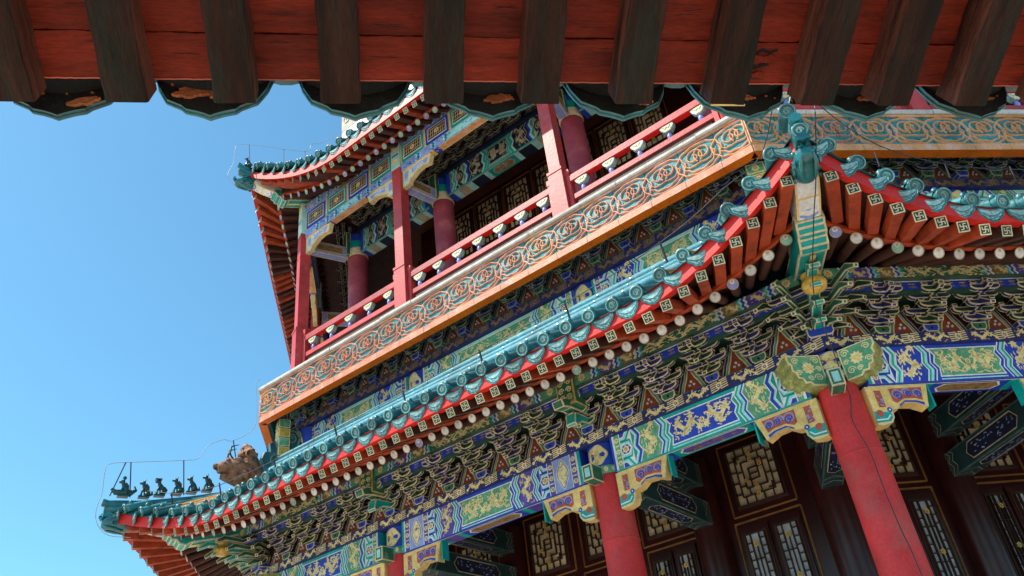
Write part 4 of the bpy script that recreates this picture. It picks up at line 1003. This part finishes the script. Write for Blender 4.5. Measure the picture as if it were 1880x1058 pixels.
def frame(mb,F,x0,x1,z0,z1,w,t=.022):
    for P in ([(x0,z0),(x1,z0)],[(x1,z0),(x1,z1)],[(x1,z1),(x0,z1)],[(x0,z1),(x0,z0)]): mb.ribbon(F,P,t,w,'frame_gold',th=.02)
mb=MB(); octa(mb,wall_a,G,-1.35,'maroon'); mb.build('lower_wall',tower)
mb=MB(); octa(mb,6.75,bh2,4.6,'maroon'); mb.build('upper_wall',tower)
mb=MB(); octa(mb,8.5,-1.2,.40,'dark_wood'); mb.build('balcony_wall',tower)
mb=MB(); octa(mb,8.95,-1.55,-1.40,'dark_wood'); mb.build('veranda_ceiling',tower)
mb=MB(); octa(mb,8.6,4.16,4.3,'dark_wood'); mb.build('gallery_ceiling',tower)
mb=MB(); octa(mb,7.7,4.31,7.2,'dark_wood'); mb.build('attic_wall',tower)
for f in FACES:
    F=FF(f,0,wall_a,0)
    for cx,w_ in ((-2.07,.60),(2.07,.60),(-.86,.58),(0,.58),(.86,.58)):
        mb=MB(); z0,z1=-2.50,-1.78
        frame(mb,F,cx-w_/2-.075,cx+w_/2+.075,z0-.05,z1+.07,.004); mb.box(F,cx-w_/2-.06,cx+w_/2+.06,z0-.04,z1+.055,0,.012,'maroon'); lattice(mb,F,cx-w_/2,cx+w_/2,z0+.01,z1,'paper',False,.014); mb.build('transom_window',tower)
    for cx,w_ in ((-2.07,.74),(2.07,.74),(-.86,.62),(0,.74),(.86,.62)):
        frame_mb=MB(); frame(frame_mb,F,cx-w_/2-.02,cx+w_/2+.02,-6.4,-2.62,.004,.024); o=frame_mb.build('door_frame',tower)
        for s in (-1,1):
            mb=MB(); c=cx+s*(w_/4); hwd=w_/4-.03; mb.box(F,c-hwd-.012,c+hwd+.012,-6.35,-2.68,.0,.03,'maroon'); lattice(mb,F,c-hwd+.012,c+hwd-.012,-4.9,-2.75,'paper_blue',True,.032); mb.box(F,c-hwd+.02,c+hwd-.02,-6.2,-5.1,.03,.045,'red_wood')
            mb.build('door_leaf',o)
    for x in (-1.40,1.40): mb=MB(); mb.lathe(Fr(F.p(x,G+.2,.06),(1,0,0),(0,1,0),(0,0,1)),[(.19,0),(.18,4.9)],'maroon',20); mb.build('wall_pillar',tower)
    # upper windows
    F=FF(f,0,6.75,0); hw2=6.75*T8
    for i in range(-3,5):
        cx=-.55+i*.64-.0; mb=MB()
        if abs(cx)>2.4: continue
        frame(mb,F,cx-.30,cx+.30,2.98,4.06,.004,.02); lattice(mb,F,cx-.26,cx+.26,3.05,4.0,'paper',False,.008); frame(mb,F,cx-.30,cx+.30,1.2,2.9,.004,.02); lattice(mb,F,cx-.26,cx+.26,1.3,2.82,'paper',True,.008); mb.build('lattice_window',tower)
for k in (-1,0,1):
    F=CF(k); mb=MB(); mb.lathe(Fr(F.p(0,G+.2,wall_a/C8+.02),(1,0,0),(0,1,0),(0,0,1)),[(.2,0),(.19,4.9)],'maroon',20); mb.build('wall_pillar',tower)
# radial painted tie beams of the lower veranda
def tie(p,q,name='tie_beam'):
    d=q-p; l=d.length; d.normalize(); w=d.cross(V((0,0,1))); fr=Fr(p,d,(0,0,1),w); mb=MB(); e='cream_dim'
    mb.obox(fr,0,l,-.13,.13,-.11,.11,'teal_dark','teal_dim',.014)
    for sg in (-1,1):
        Fs=Fr(fr.p(0,0,0),fr.U,fr.V,fr.W*sg); w0=.1135
        x0,x1=l*.33,l*.72; P=[(x0,-.085),(x1,-.085),(x1+.07,0),(x1,.085),(x0,.085),(x0-.07,0)]; mb.flat(Fs,P,w0,'navy'); mb.ribbon(Fs,P,.012,w0+.001,e,True); squig(mb,Fs,x0,x1,-.06,.06,26,'blue_pale',w0+.0015,random.Random(6),.05,.008)
        for k in range(5):
            for x,s in ((l*.03+k*.035,1),(l*.97-k*.035,-1)): mb.ribbon(Fs,[(x,-.12),(x+s*.05,-.05),(x,.02),(x+s*.05,.08),(x,.12)],.008,w0+.001,'teal_dim' if k%2 else 'cream_dim')
    u=Fr(fr.p(0,-.13,0),fr.U,fr.W,-fr.V); x0,x1=l*.33,l*.72; P=[(x0,-.07),(x1,-.07),(x1+.07,0),(x1,.07),(x0,.07),(x0-.07,0)]; mb.flat(u,P,.003,'navy'); mb.ribbon(u,P,.012,.004,e,True); squig(mb,u,x0,x1,-.05,.05,26,'blue_pale',.0045,random.Random(6),.05,.008)
    for x,s in ((l*.05,1),(l*.12,1),(l*.86,-1),(l*.93,-1)):
        mb.ribbon(u,[(x,-.1),(x+s*.08,0),(x,.1)],.01,.003,'teal_dim'); mb.ribbon(u,[(x+s*.04,-.1),(x+s*.12,0),(x+s*.04,.1)],.008,.0035,e)
    return mb
for f in FACES:
    for x,xi_ in ((cols3[1],-1.40),(cols3[2],1.40)):
        tie(PT(f,x,ap3-.19,-2.47),PT(f,xi_,wall_a+.1,-2.47)).build('tie_beam',tower)
        tie(PT(f,x,ap3-.19,-2.02),PT(f,xi_,wall_a+.1,-2.02)).build('tie_beam',tower)
for k in (-1,0,1):
    tie(corner(k,9.679-.19,-2.47),corner(k,wall_a/C8+.15,-2.47)).build('tie_beam',tower); tie(corner(k,9.679-.19,-2.02),corner(k,wall_a/C8+.15,-2.02)).build('tie_beam',tower)
# stepped braces on the wall side
    for s in (-1,1):
        pass
# scalloped beam heads crossing at the near corner columns
for k in (0,-1,1):
    for s in (1,-1):
        f=(k if s==-1 else k-1) ; f=k-1 if s==1 else k   # face whose beam runs on past this corner (towards +x for f=k, -x for f=k+1)
        ff,sg=(k,1) if s==1 else (k+1,-1)
        if ff not in (0,1,-1,2): continue
        F=FF(ff); x=sg*hx3; Fq=Fr(F.p(x+sg*.14,zbb+.02,ap3-.05),F.U*sg,F.V,F.W); mb=MB()
        O=[(0,.02),(.12,.02),(.15,.05),(.19,.045),(.205,.085),(.24,.095),(.245,.14),(.275,.165),(.27,.21),(.295,.245),(.295,.30),(0,.30)]
        mb.prism(Fq,O,-.06,.19,'gold','olive'); mb.flat(Fq,inset(O,.010),.1915,'green_mid'); [mb.ribbon(Fq.at(0,0,0),[(a+.001,b-.001) for a,b in O[:11]],.012,.192,'gold')]; rosette(mb,Fq,.13,.18,.06,.1935,'gold','yellow',10)
        for a,b,r in ((.06,.09,.036),(.23,.25,.032),(.05,.25,.035),(.22,.14,.028),(.13,.085,.025),(.04,.17,.025)): scroll(mb,Fq,a,b,r,'gold',.1925,.009,1 if a<.15 else -1)
        mb.build('beam_head',tower)
# upper tier wall band seen above the upper eave
for f in FACES:
    F=FF(f,0,8.83*C8,0); h=8.83*C8*T8; mb=MB(); mb.box(F,-h,h,5.9,6.9,-.15,0,'tile_sun_pink'); mb.box(F,-h,h,6.2,6.7,-.1,.004,'stone'); rg=random.Random(f)
    for i in range(int(2*h/.3)): scroll(mb,F,-h+.15+.3*i,6.45,.13,'tile_sun_pink',.006,.02,1-2*(i%2),1.5,.01)
    mb.build('upper_tile_band',tower)
mb=MB(); octa(mb,8.0,6.9,7.0,'dark_wood'); mb.build('upper_floor',tower)
mb=MB(); octa(mb,10.4,G-.1,G+.25,'stone'); mb.build('stone_platform',tower)
# ------------------------------------------------------------------ wires
def wire(name,path,r,m,label,cat='cable'):
    mb=MB(); mb.tube(path,r,m,6); o=mb.build(name); o['label']=label; o['category']=cat; return o
CL=lambda k,P:[CF(k).p(0,z,r) for r,z in P]
def smooth(P,n=4):
    P=[V(p) for p in P]; o=[]
    for i in range(len(P)-1):
        a,b,c,d=P[max(i-1,0)],P[i],P[i+1],P[min(i+2,len(P)-1)]
        for j in range(n):
            t=j/n; o.append(.5*((2*b)+(c-a)*t+(2*a-5*b+4*c-d)*t*t+(3*b-a-3*c+d)*t**3))
    return o+[P[-1]]
wire('lightning_cable',smooth(CL(-1,[(11.45,-1.70),(11.7,-1.69),(11.83,-1.58),(11.88,-1.44),(11.87,-1.27),(11.85,-1.17),(11.86,-.86),(11.8,-.78),(11.58,-.74),(10.95,-.65),(10.77,-.6),(10.66,-.41),(10.47,-.3),(10.34,-.3),(10.07,-.07),(10.06,.32),(10.09,.62),(10.03,.7)])),.0042,'wire','thin cable looping over the lower left roof beasts up to the balcony')
def rods(lst,r,m,lab,grp):
    for (p,q),l in zip(lst,lab):
        mb=MB(); mb.tube([p,q],r,m,6); o=mb.build('cable_support'); o['label']=l; o['category']='cable support'; o['group']=grp
ql='cable rods on the lower left ridge'
rods([CL(-1,[a,b]) for a,b in (((11.58,-.74),(11.53,-1.2)),((11.64,-.75),(11.76,-1.2)),((10.95,-.65),(10.9,-1.12)),((10.34,-.3),(10.25,-.75)))],.008,'wire_dark',['upright dark rod just right of the rider figure on the lower left ridge','leaning dark rod touching the rider figure at the lower left ridge tip','dark rod between the fourth and fifth figures of the lower left ridge','dark rod standing on the big brown beast'],ql)
wire('lightning_cable',smooth(CL(-1,[(10.6,4.2),(10.8,4.41),(10.73,4.75),(10.72,5.13),(10.62,5.23),(10.29,5.31),(9.52,5.46),(9.4,5.68),(9.22,5.79),(8.86,6.24)])),.004,'wire','thin cable looping around the beasts on the upper left roof corner')
rods([CL(-1,[a,b]) for a,b in (((10.5,5.25),(10.45,4.7)),((9.9,5.37),(9.88,4.75)),((9.52,5.46),(9.5,4.9)))],.006,'wire_dark',['thin dark rod nearest the tip of the upper left roof ridge','middle one of the three thin dark rods on the upper left ridge','thin dark rod farthest from the tip of the upper left ridge'],'cable rods on the upper left ridge')
ew=[(-4.3,10.5,-1.12),(-3.4,10.45,-1.42),(-2.4,10.4,-1.51),(-.5,10.4,-1.507),(.54,10.4,-1.493),(1.45,10.4,-1.46),(2.47,10.4,-1.407),(3.26,10.4,-1.295),(3.75,10.4,-1.136),(4.13,10.4,-1.0),(4.55,10.9,-.75)]
wire('eave_cable',smooth([PT(0,*p) for p in ew]),.0042,'wire_dark','long thin cable running above the teal tile ends of the left lower eave')
rods([(PT(0,x,10.4,z+.02),PT(0,x,10.35,z-.17)) for x,z in ((-3.9,-1.28),(-2.9,-1.47),(-1.9,-1.51),(-.9,-1.51),(.1,-1.5),(1.1,-1.475),(2.1,-1.43),(3.1,-1.33))],.01,'wire_dark',['short dark rod holding the cable over the left lower eave, %s'%q for q in ('lowest one in the photo','second from the lower left','third from the lower left','fourth from the lower left','fifth from the lower left','third from the near corner','second from the near corner','nearest the near corner')],'cable rods over the left lower eave')
ew=[(-4.5,11.0,-.8),(-4.1,10.7,-.95),(-3.6,10.5,-1.16),(-3.0,10.42,-1.29),(-2.3,10.4,-1.33),(-1.0,10.4,-1.34),(1.5,10.4,-1.34)]
wire('eave_cable',smooth([PT(1,*p) for p in ew]),.0042,'wire_dark','thin cable running above the tile ends of the right lower eave')
rods([(PT(1,x,10.42,z+.01),PT(1,x,10.40,z-.12)) for x,z in ((-3.6,-1.16),(-3.05,-1.28),(-2.5,-1.32),(-1.9,-1.335))],.006,'wire_dark',['tiny dark rod holding the cable over the right lower eave, %s'%q for q in ('leftmost one','second from the left','third from the left','rightmost one')],'cable rods over the right lower eave')
K=CF(0)
wire('down_cable',smooth([K.p(.1,-.67,11.35),K.p(.13,-.9,11.62),K.p(.15,-1.2,11.85),K.p(.11,-1.4,11.8),K.p(.05,-1.62,11.5),K.p(-.02,-1.81,11.15),K.p(-.06,-2.0,10.5),K.p(0,-2.3,10.12),K.p(.04,-2.56,9.915),K.p(.03,-2.68,9.9),K.p(-.01,-2.84,9.905),K.p(.03,-3.1,9.905),K.p(.03,-3.43,9.908),K.p(.04,-3.72,9.91),K.p(.06,-4.05,9.91),K.p(.06,-5.2,9.93)],5),0.0045,'wire_dark','dark cable hanging from the near roof corner and running down the near red column')
P=[(.09,1.06),(.08,.8),(.06,.46),(.22,.48),(.27,.7),(.31,.99)]
wire('loose_cable',[K.p(.03,1.12,9.56)]+[K.p(u,z,9.98) for u,z in P]+[K.p(.1,1.1,9.5)],.005,'white','V-shaped white cable hanging just right of the end of the pink tile band')
P=[(.35,.93),(.33,.68),(.30,.62),(.31,.55),(.40,.35),(.43,.34),(.46,.5),(.59,.83)]
wire('loose_cable',smooth([K.p(.12,1.0,9.5)]+[K.p(u+.02,z,9.98) for u,z in P]+[K.p(.3,1.2,9.4)]),.005,'white','wavy white cable between the V-shaped cable and the near ridge end')
# hip ridge tile ends stacked at the near corner
for k,lst in ((0,((0,-1.40,11.80,.058),(-.02,-1.17,11.77,.062))),):
    F=CF(k)
    for u,z,w,r in lst:
        mb=MB(); mb.merge(cover_tile('glaze','glaze_pale',r),Fr(F.p(u,z,w),F.U,(F.V*.94+F.W*.34).normalized(),(F.W*.94-F.V*.34).normalized()).mx()); mb.build('ridge_tile_end',tower)
    mb=MB()
    for q,(z,x) in enumerate(((-.95,-.17),(-1.05,-.19),(-.8,-.18))): mb.tube([F.p(x,z-.08,11.74),F.p(x-.02,z,11.7),F.p(x,z+.08,11.66)],[.02,.035,.02],'glaze',8); scroll(mb,F,x,z,.04,'glaze',11.73,.018,1,1.4,.015)
    mb.build('ridge_scroll',tower)
# ------------------------------------------------------------------ FOREGROUND EAVE (the gallery the photographer stands beside)
e=V((-.38268343,.92387953,0)); r_=V((-.85660619,-.3548179,-.37460659)); nd=V((.34609136,.14335574,-.92718385)); P0=V((15.45265817,-1.50451615,-4.17412238))
gal=empty('gallery_eave',(P0.x,P0.y,G),'dark weathered red wooden eave of the nearer gallery with square rafters and scalloped drip tiles','eave')
up_=-nd
FR=Fr(P0,e,-r_,up_)      # u along eave, v inward up the slope, w up (normal)
if FR.U.cross(FR.V).dot(FR.W)<0: pass
h_=.066; rng=random.Random(12)
raf=None
cent=[-.911,-.730,-.548,-.368,-.184,0,.180,.360,.548,.734,.897,1.067,1.25,1.43]
FL=Fr()
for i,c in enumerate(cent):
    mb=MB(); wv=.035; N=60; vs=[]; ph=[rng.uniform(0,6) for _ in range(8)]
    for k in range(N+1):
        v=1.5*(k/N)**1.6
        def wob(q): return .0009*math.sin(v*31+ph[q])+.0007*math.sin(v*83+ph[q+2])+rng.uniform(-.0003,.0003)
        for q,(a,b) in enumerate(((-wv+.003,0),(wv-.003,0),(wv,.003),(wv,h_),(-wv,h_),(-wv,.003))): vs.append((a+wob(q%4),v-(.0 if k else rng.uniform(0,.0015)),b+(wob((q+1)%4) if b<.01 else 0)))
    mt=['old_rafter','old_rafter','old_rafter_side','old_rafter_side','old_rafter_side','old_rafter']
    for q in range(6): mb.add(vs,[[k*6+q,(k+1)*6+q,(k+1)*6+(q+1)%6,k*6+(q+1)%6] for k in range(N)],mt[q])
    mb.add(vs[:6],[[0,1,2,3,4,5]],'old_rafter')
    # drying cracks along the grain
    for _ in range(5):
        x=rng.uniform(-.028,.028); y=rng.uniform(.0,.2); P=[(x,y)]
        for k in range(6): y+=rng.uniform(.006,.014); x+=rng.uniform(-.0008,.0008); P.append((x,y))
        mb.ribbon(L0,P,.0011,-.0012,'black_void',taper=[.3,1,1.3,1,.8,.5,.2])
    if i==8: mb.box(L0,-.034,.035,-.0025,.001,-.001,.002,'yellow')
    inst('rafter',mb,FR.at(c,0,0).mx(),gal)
# soffit boards, two courses with a worn joint
cut=.083
for i,(a,b) in enumerate(zip(cent[:-1],cent[1:])):
    for k,(v0,v1) in enumerate(((.018,.018+cut),(.018+cut,1.5))):
        mb=MB(); n=26; E0=[];E1=[]; w_=b-a; j1=0
        for q in range(n+1):
            u=w_*q/n; j1=.7*j1+rng.uniform(-.0009,.0009)
            E0.append((u,v0+(.0015+j1 if k else rng.uniform(-.0005,.0005)))); E1.append((u,v1+(j1 if not k else 0)))
        tl=rng.uniform(-.0012,.0012)
        mb.prism(L0,E0+E1[::-1],(.003 if k else 0)+tl,.014,'old_board')
        if k==0: mb.ribbon(L0,[(p[0],p[1]+.0012) for p in E0],.0026,-.0015+tl,'orange_red')
        for _ in range(3 if k else 1):
            x=rng.uniform(.04,w_-.06); y=rng.uniform(v0+.01,min(v1,.25)-.01); P=[(x,y)]
            for q in range(7): x+=rng.uniform(.004,.011); y+=rng.uniform(-.0012,.0012); P.append((x,y))
            mb.ribbon(L0,P,.0012,-.0018,'black_void',taper=[.2,1,1.2,.8,1.2,.9,.5,.2])
        inst('soffit_board',mb,FR.at(a,0,h_).mx(),gal)
mb=MB(); mb.prism(FR,[(-1.2,.0185),(1.6,.0185),(1.6,1.55),(-1.2,1.55)],h_+.015,h_+.09,'old_board_dark'); mb.build('roof_deck',gal)
# split in the board near the right
mb=MB()
for P,w in (([(.585,.078),(.60,.088),(.612,.083),(.625,.091),(.64,.086),(.655,.09),(.658,.085),(.64,.080),(.625,.083),(.612,.076),(.60,.079)],-.002),([(.59,.052),(.603,.060),(.62,.056),(.632,.062),(.648,.058),(.63,.053),(.612,.047)],-.002)): mb.flat(FR,P,h_+w,'black_void')
for P in ([(.60,.070),(.612,.078),(.63,.075),(.645,.080),(.655,.072),(.64,.064),(.615,.062)],[(.61,.040),(.625,.046),(.64,.042),(.635,.034),(.615,.033)]): mb.prism(FR,P,h_-.006,h_-.001,'old_board')
mb.build('board_split',gal)
# drip tiles: vertical leaf plates with a trough behind, seen from behind and below
rh=V((r_.x,r_.y,0)).normalized(); O=P0+up_*.08+rh*.03; FT=Fr(O,e,(0,0,1),rh)
TW=.112
def leaf(s=1,dz=0):
    H=[(0,-.043),(.010,-.0375),(.026,-.031),(.044,-.026),(.052,-.017),(.066,-.009),(.080,-.001),(.088,.014),(.097,.032),(.104,.058)]
    return [(-a*s,b+dz) for a,b in H[::-1]]+[(a*s,b+dz) for a,b in H[1:]]
sp_=.2545
for i in range(-2,8):
    c=-.686+.0165*0+sp_*i*1.028; mb=MB(); P=leaf()
    Q=[(c+a,b) for a,b in P]
    # back of plate
    top=[(c+a,.09) for a in (TW,-TW)]
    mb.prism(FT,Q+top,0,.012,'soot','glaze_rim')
    # thick glazed lip
    mb.tube([FT.p(a,b,.010) for a,b in Q],.0038,'glaze_rim',8)
    # trough
    n=9; vs=[]
    for w,dz in ((.0,0),(-.5,.2)):
        for k in range(n):
            t=-1+2*k/(n-1); vs.append(FT.p(c+TW*t,.062-.05*(1-t*t)+.0+dz,w-.0))
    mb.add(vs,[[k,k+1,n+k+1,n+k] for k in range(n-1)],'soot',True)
    # lime plaster left on the clay, individual shapes
    r2=random.Random(i+23); tlt=r2.uniform(-.6,.6)
    for _ in range(r2.choice((0,1,1,2,3))):
        px=r2.uniform(-.06,.055); py=r2.uniform(-.015,.022); bl=[]; ra=r2.uniform(.008,.024)
        for k in range(18):
            a=2*pi*k/18; rr=ra*r2.uniform(.65,1.2); bl.append((c+px+rr*1.7*math.cos(a),py+rr*r2.uniform(.4,.7)*math.sin(a)+tlt*(rr*math.cos(a))))
        mb.prism(FT,[(x,max(y,-.035)) for x,y in bl],-.007,-.0005,'plaster_patch')
    for _ in range(5):
        px=r2.uniform(-.08,.08); py=r2.uniform(.0,.04); mb.blob(FT.p(c+px,py,-.001),r2.uniform(.002,.006),'plaster_patch',6,(1.3,1,.6))
    mb.build('drip_tile',gal)
    # cover tile end in the gap
    c2=c+sp_*1.028/2; mb=MB(); mb.tube([FT.p(c2,.107,.01),FT.p(c2,.107,-.05)],[.058,.058],'glaze_rim',18); mb.build('cover_tile_end',gal)
# ------------------------------------------------------------------ ground, sky, light
mb=MB(); N=8
mb.flat(Fr((0,0,G-.1)),[(-900,-900),(900,-900),(900,900),(-900,900)],0,'stone_paving'); o=mb.build('ground'); o['kind']='structure'
W=bpy.data.worlds.new('World'); S.world=W; W.use_nodes=True; nt=W.node_tree; bg=nt.nodes['Background']
SUN_AZ,SUN_EL=-70,55
sky=nt.nodes.new('ShaderNodeTexSky'); sky.sky_type='NISHITA'; sky.sun_disc=False; sky.sun_elevation=math.radians(SUN_EL)
sd_=V((math.cos(math.radians(SUN_AZ)),math.sin(math.radians(SUN_AZ)),0)); sky.sun_rotation=math.atan2(sd_.x,sd_.y)
sky.altitude=0; sky.air_density=1.0; sky.dust_density=.6; sky.ozone_density=2.0
tn=nt.nodes.new('ShaderNodeMix'); tn.data_type='RGBA'; tn.blend_type='MULTIPLY'; tn.inputs['Factor'].default_value=1; nt.links.new(sky.outputs[0],tn.inputs[6]); tn.inputs[7].default_value=(.54,.90,.90,1)
nt.links.new(tn.outputs[2],bg.inputs['Color']); bg.inputs['Strength'].default_value=.112
sl=bpy.data.lights.new('sun','SUN'); sl.energy=3.6; sl.angle=math.radians(.53); sl.color=(1,.92,.80); so=bpy.data.objects.new('sun',sl); COL.objects.link(so)
d=V((sd_.x*math.cos(math.radians(SUN_EL)),sd_.y*math.cos(math.radians(SUN_EL)),math.sin(math.radians(SUN_EL))))
so.rotation_euler=d.to_track_quat('Z','Y').to_euler(); so.location=d*40
cd=bpy.data.cameras.new('camera'); cam=bpy.data.objects.new('camera',cd); COL.objects.link(cam)
R0=((-0.2782818413390321,0.9540812776675677,-0.11085184881250446),(-0.5148610974665202,-0.24560115712917432,-0.8213392246400194),(-0.8108497191813097,-0.17149048726096497,0.5595656759331014))
mm=Matrix.Identity(4)
for j in range(3): mm[j][0]=R0[0][j]; mm[j][1]=-R0[1][j]; mm[j][2]=-R0[2][j]
mm[0][3],mm[1][3],mm[2][3]=16.460297946,-1.211397438,-5.304800202
cam.matrix_world=mm; cd.sensor_width=36; cd.lens=1504.948885657636/1880*36; cd.clip_start=.05; cd.clip_end=3000
S.camera=cam
S.view_settings.view_transform='Standard'; S.view_settings.look='None'; S.view_settings.exposure=1.16; S.view_settings.gamma=1
S.render.engine='CYCLES'; S.cycles.max_bounces=8; S.cycles.diffuse_bounces=5
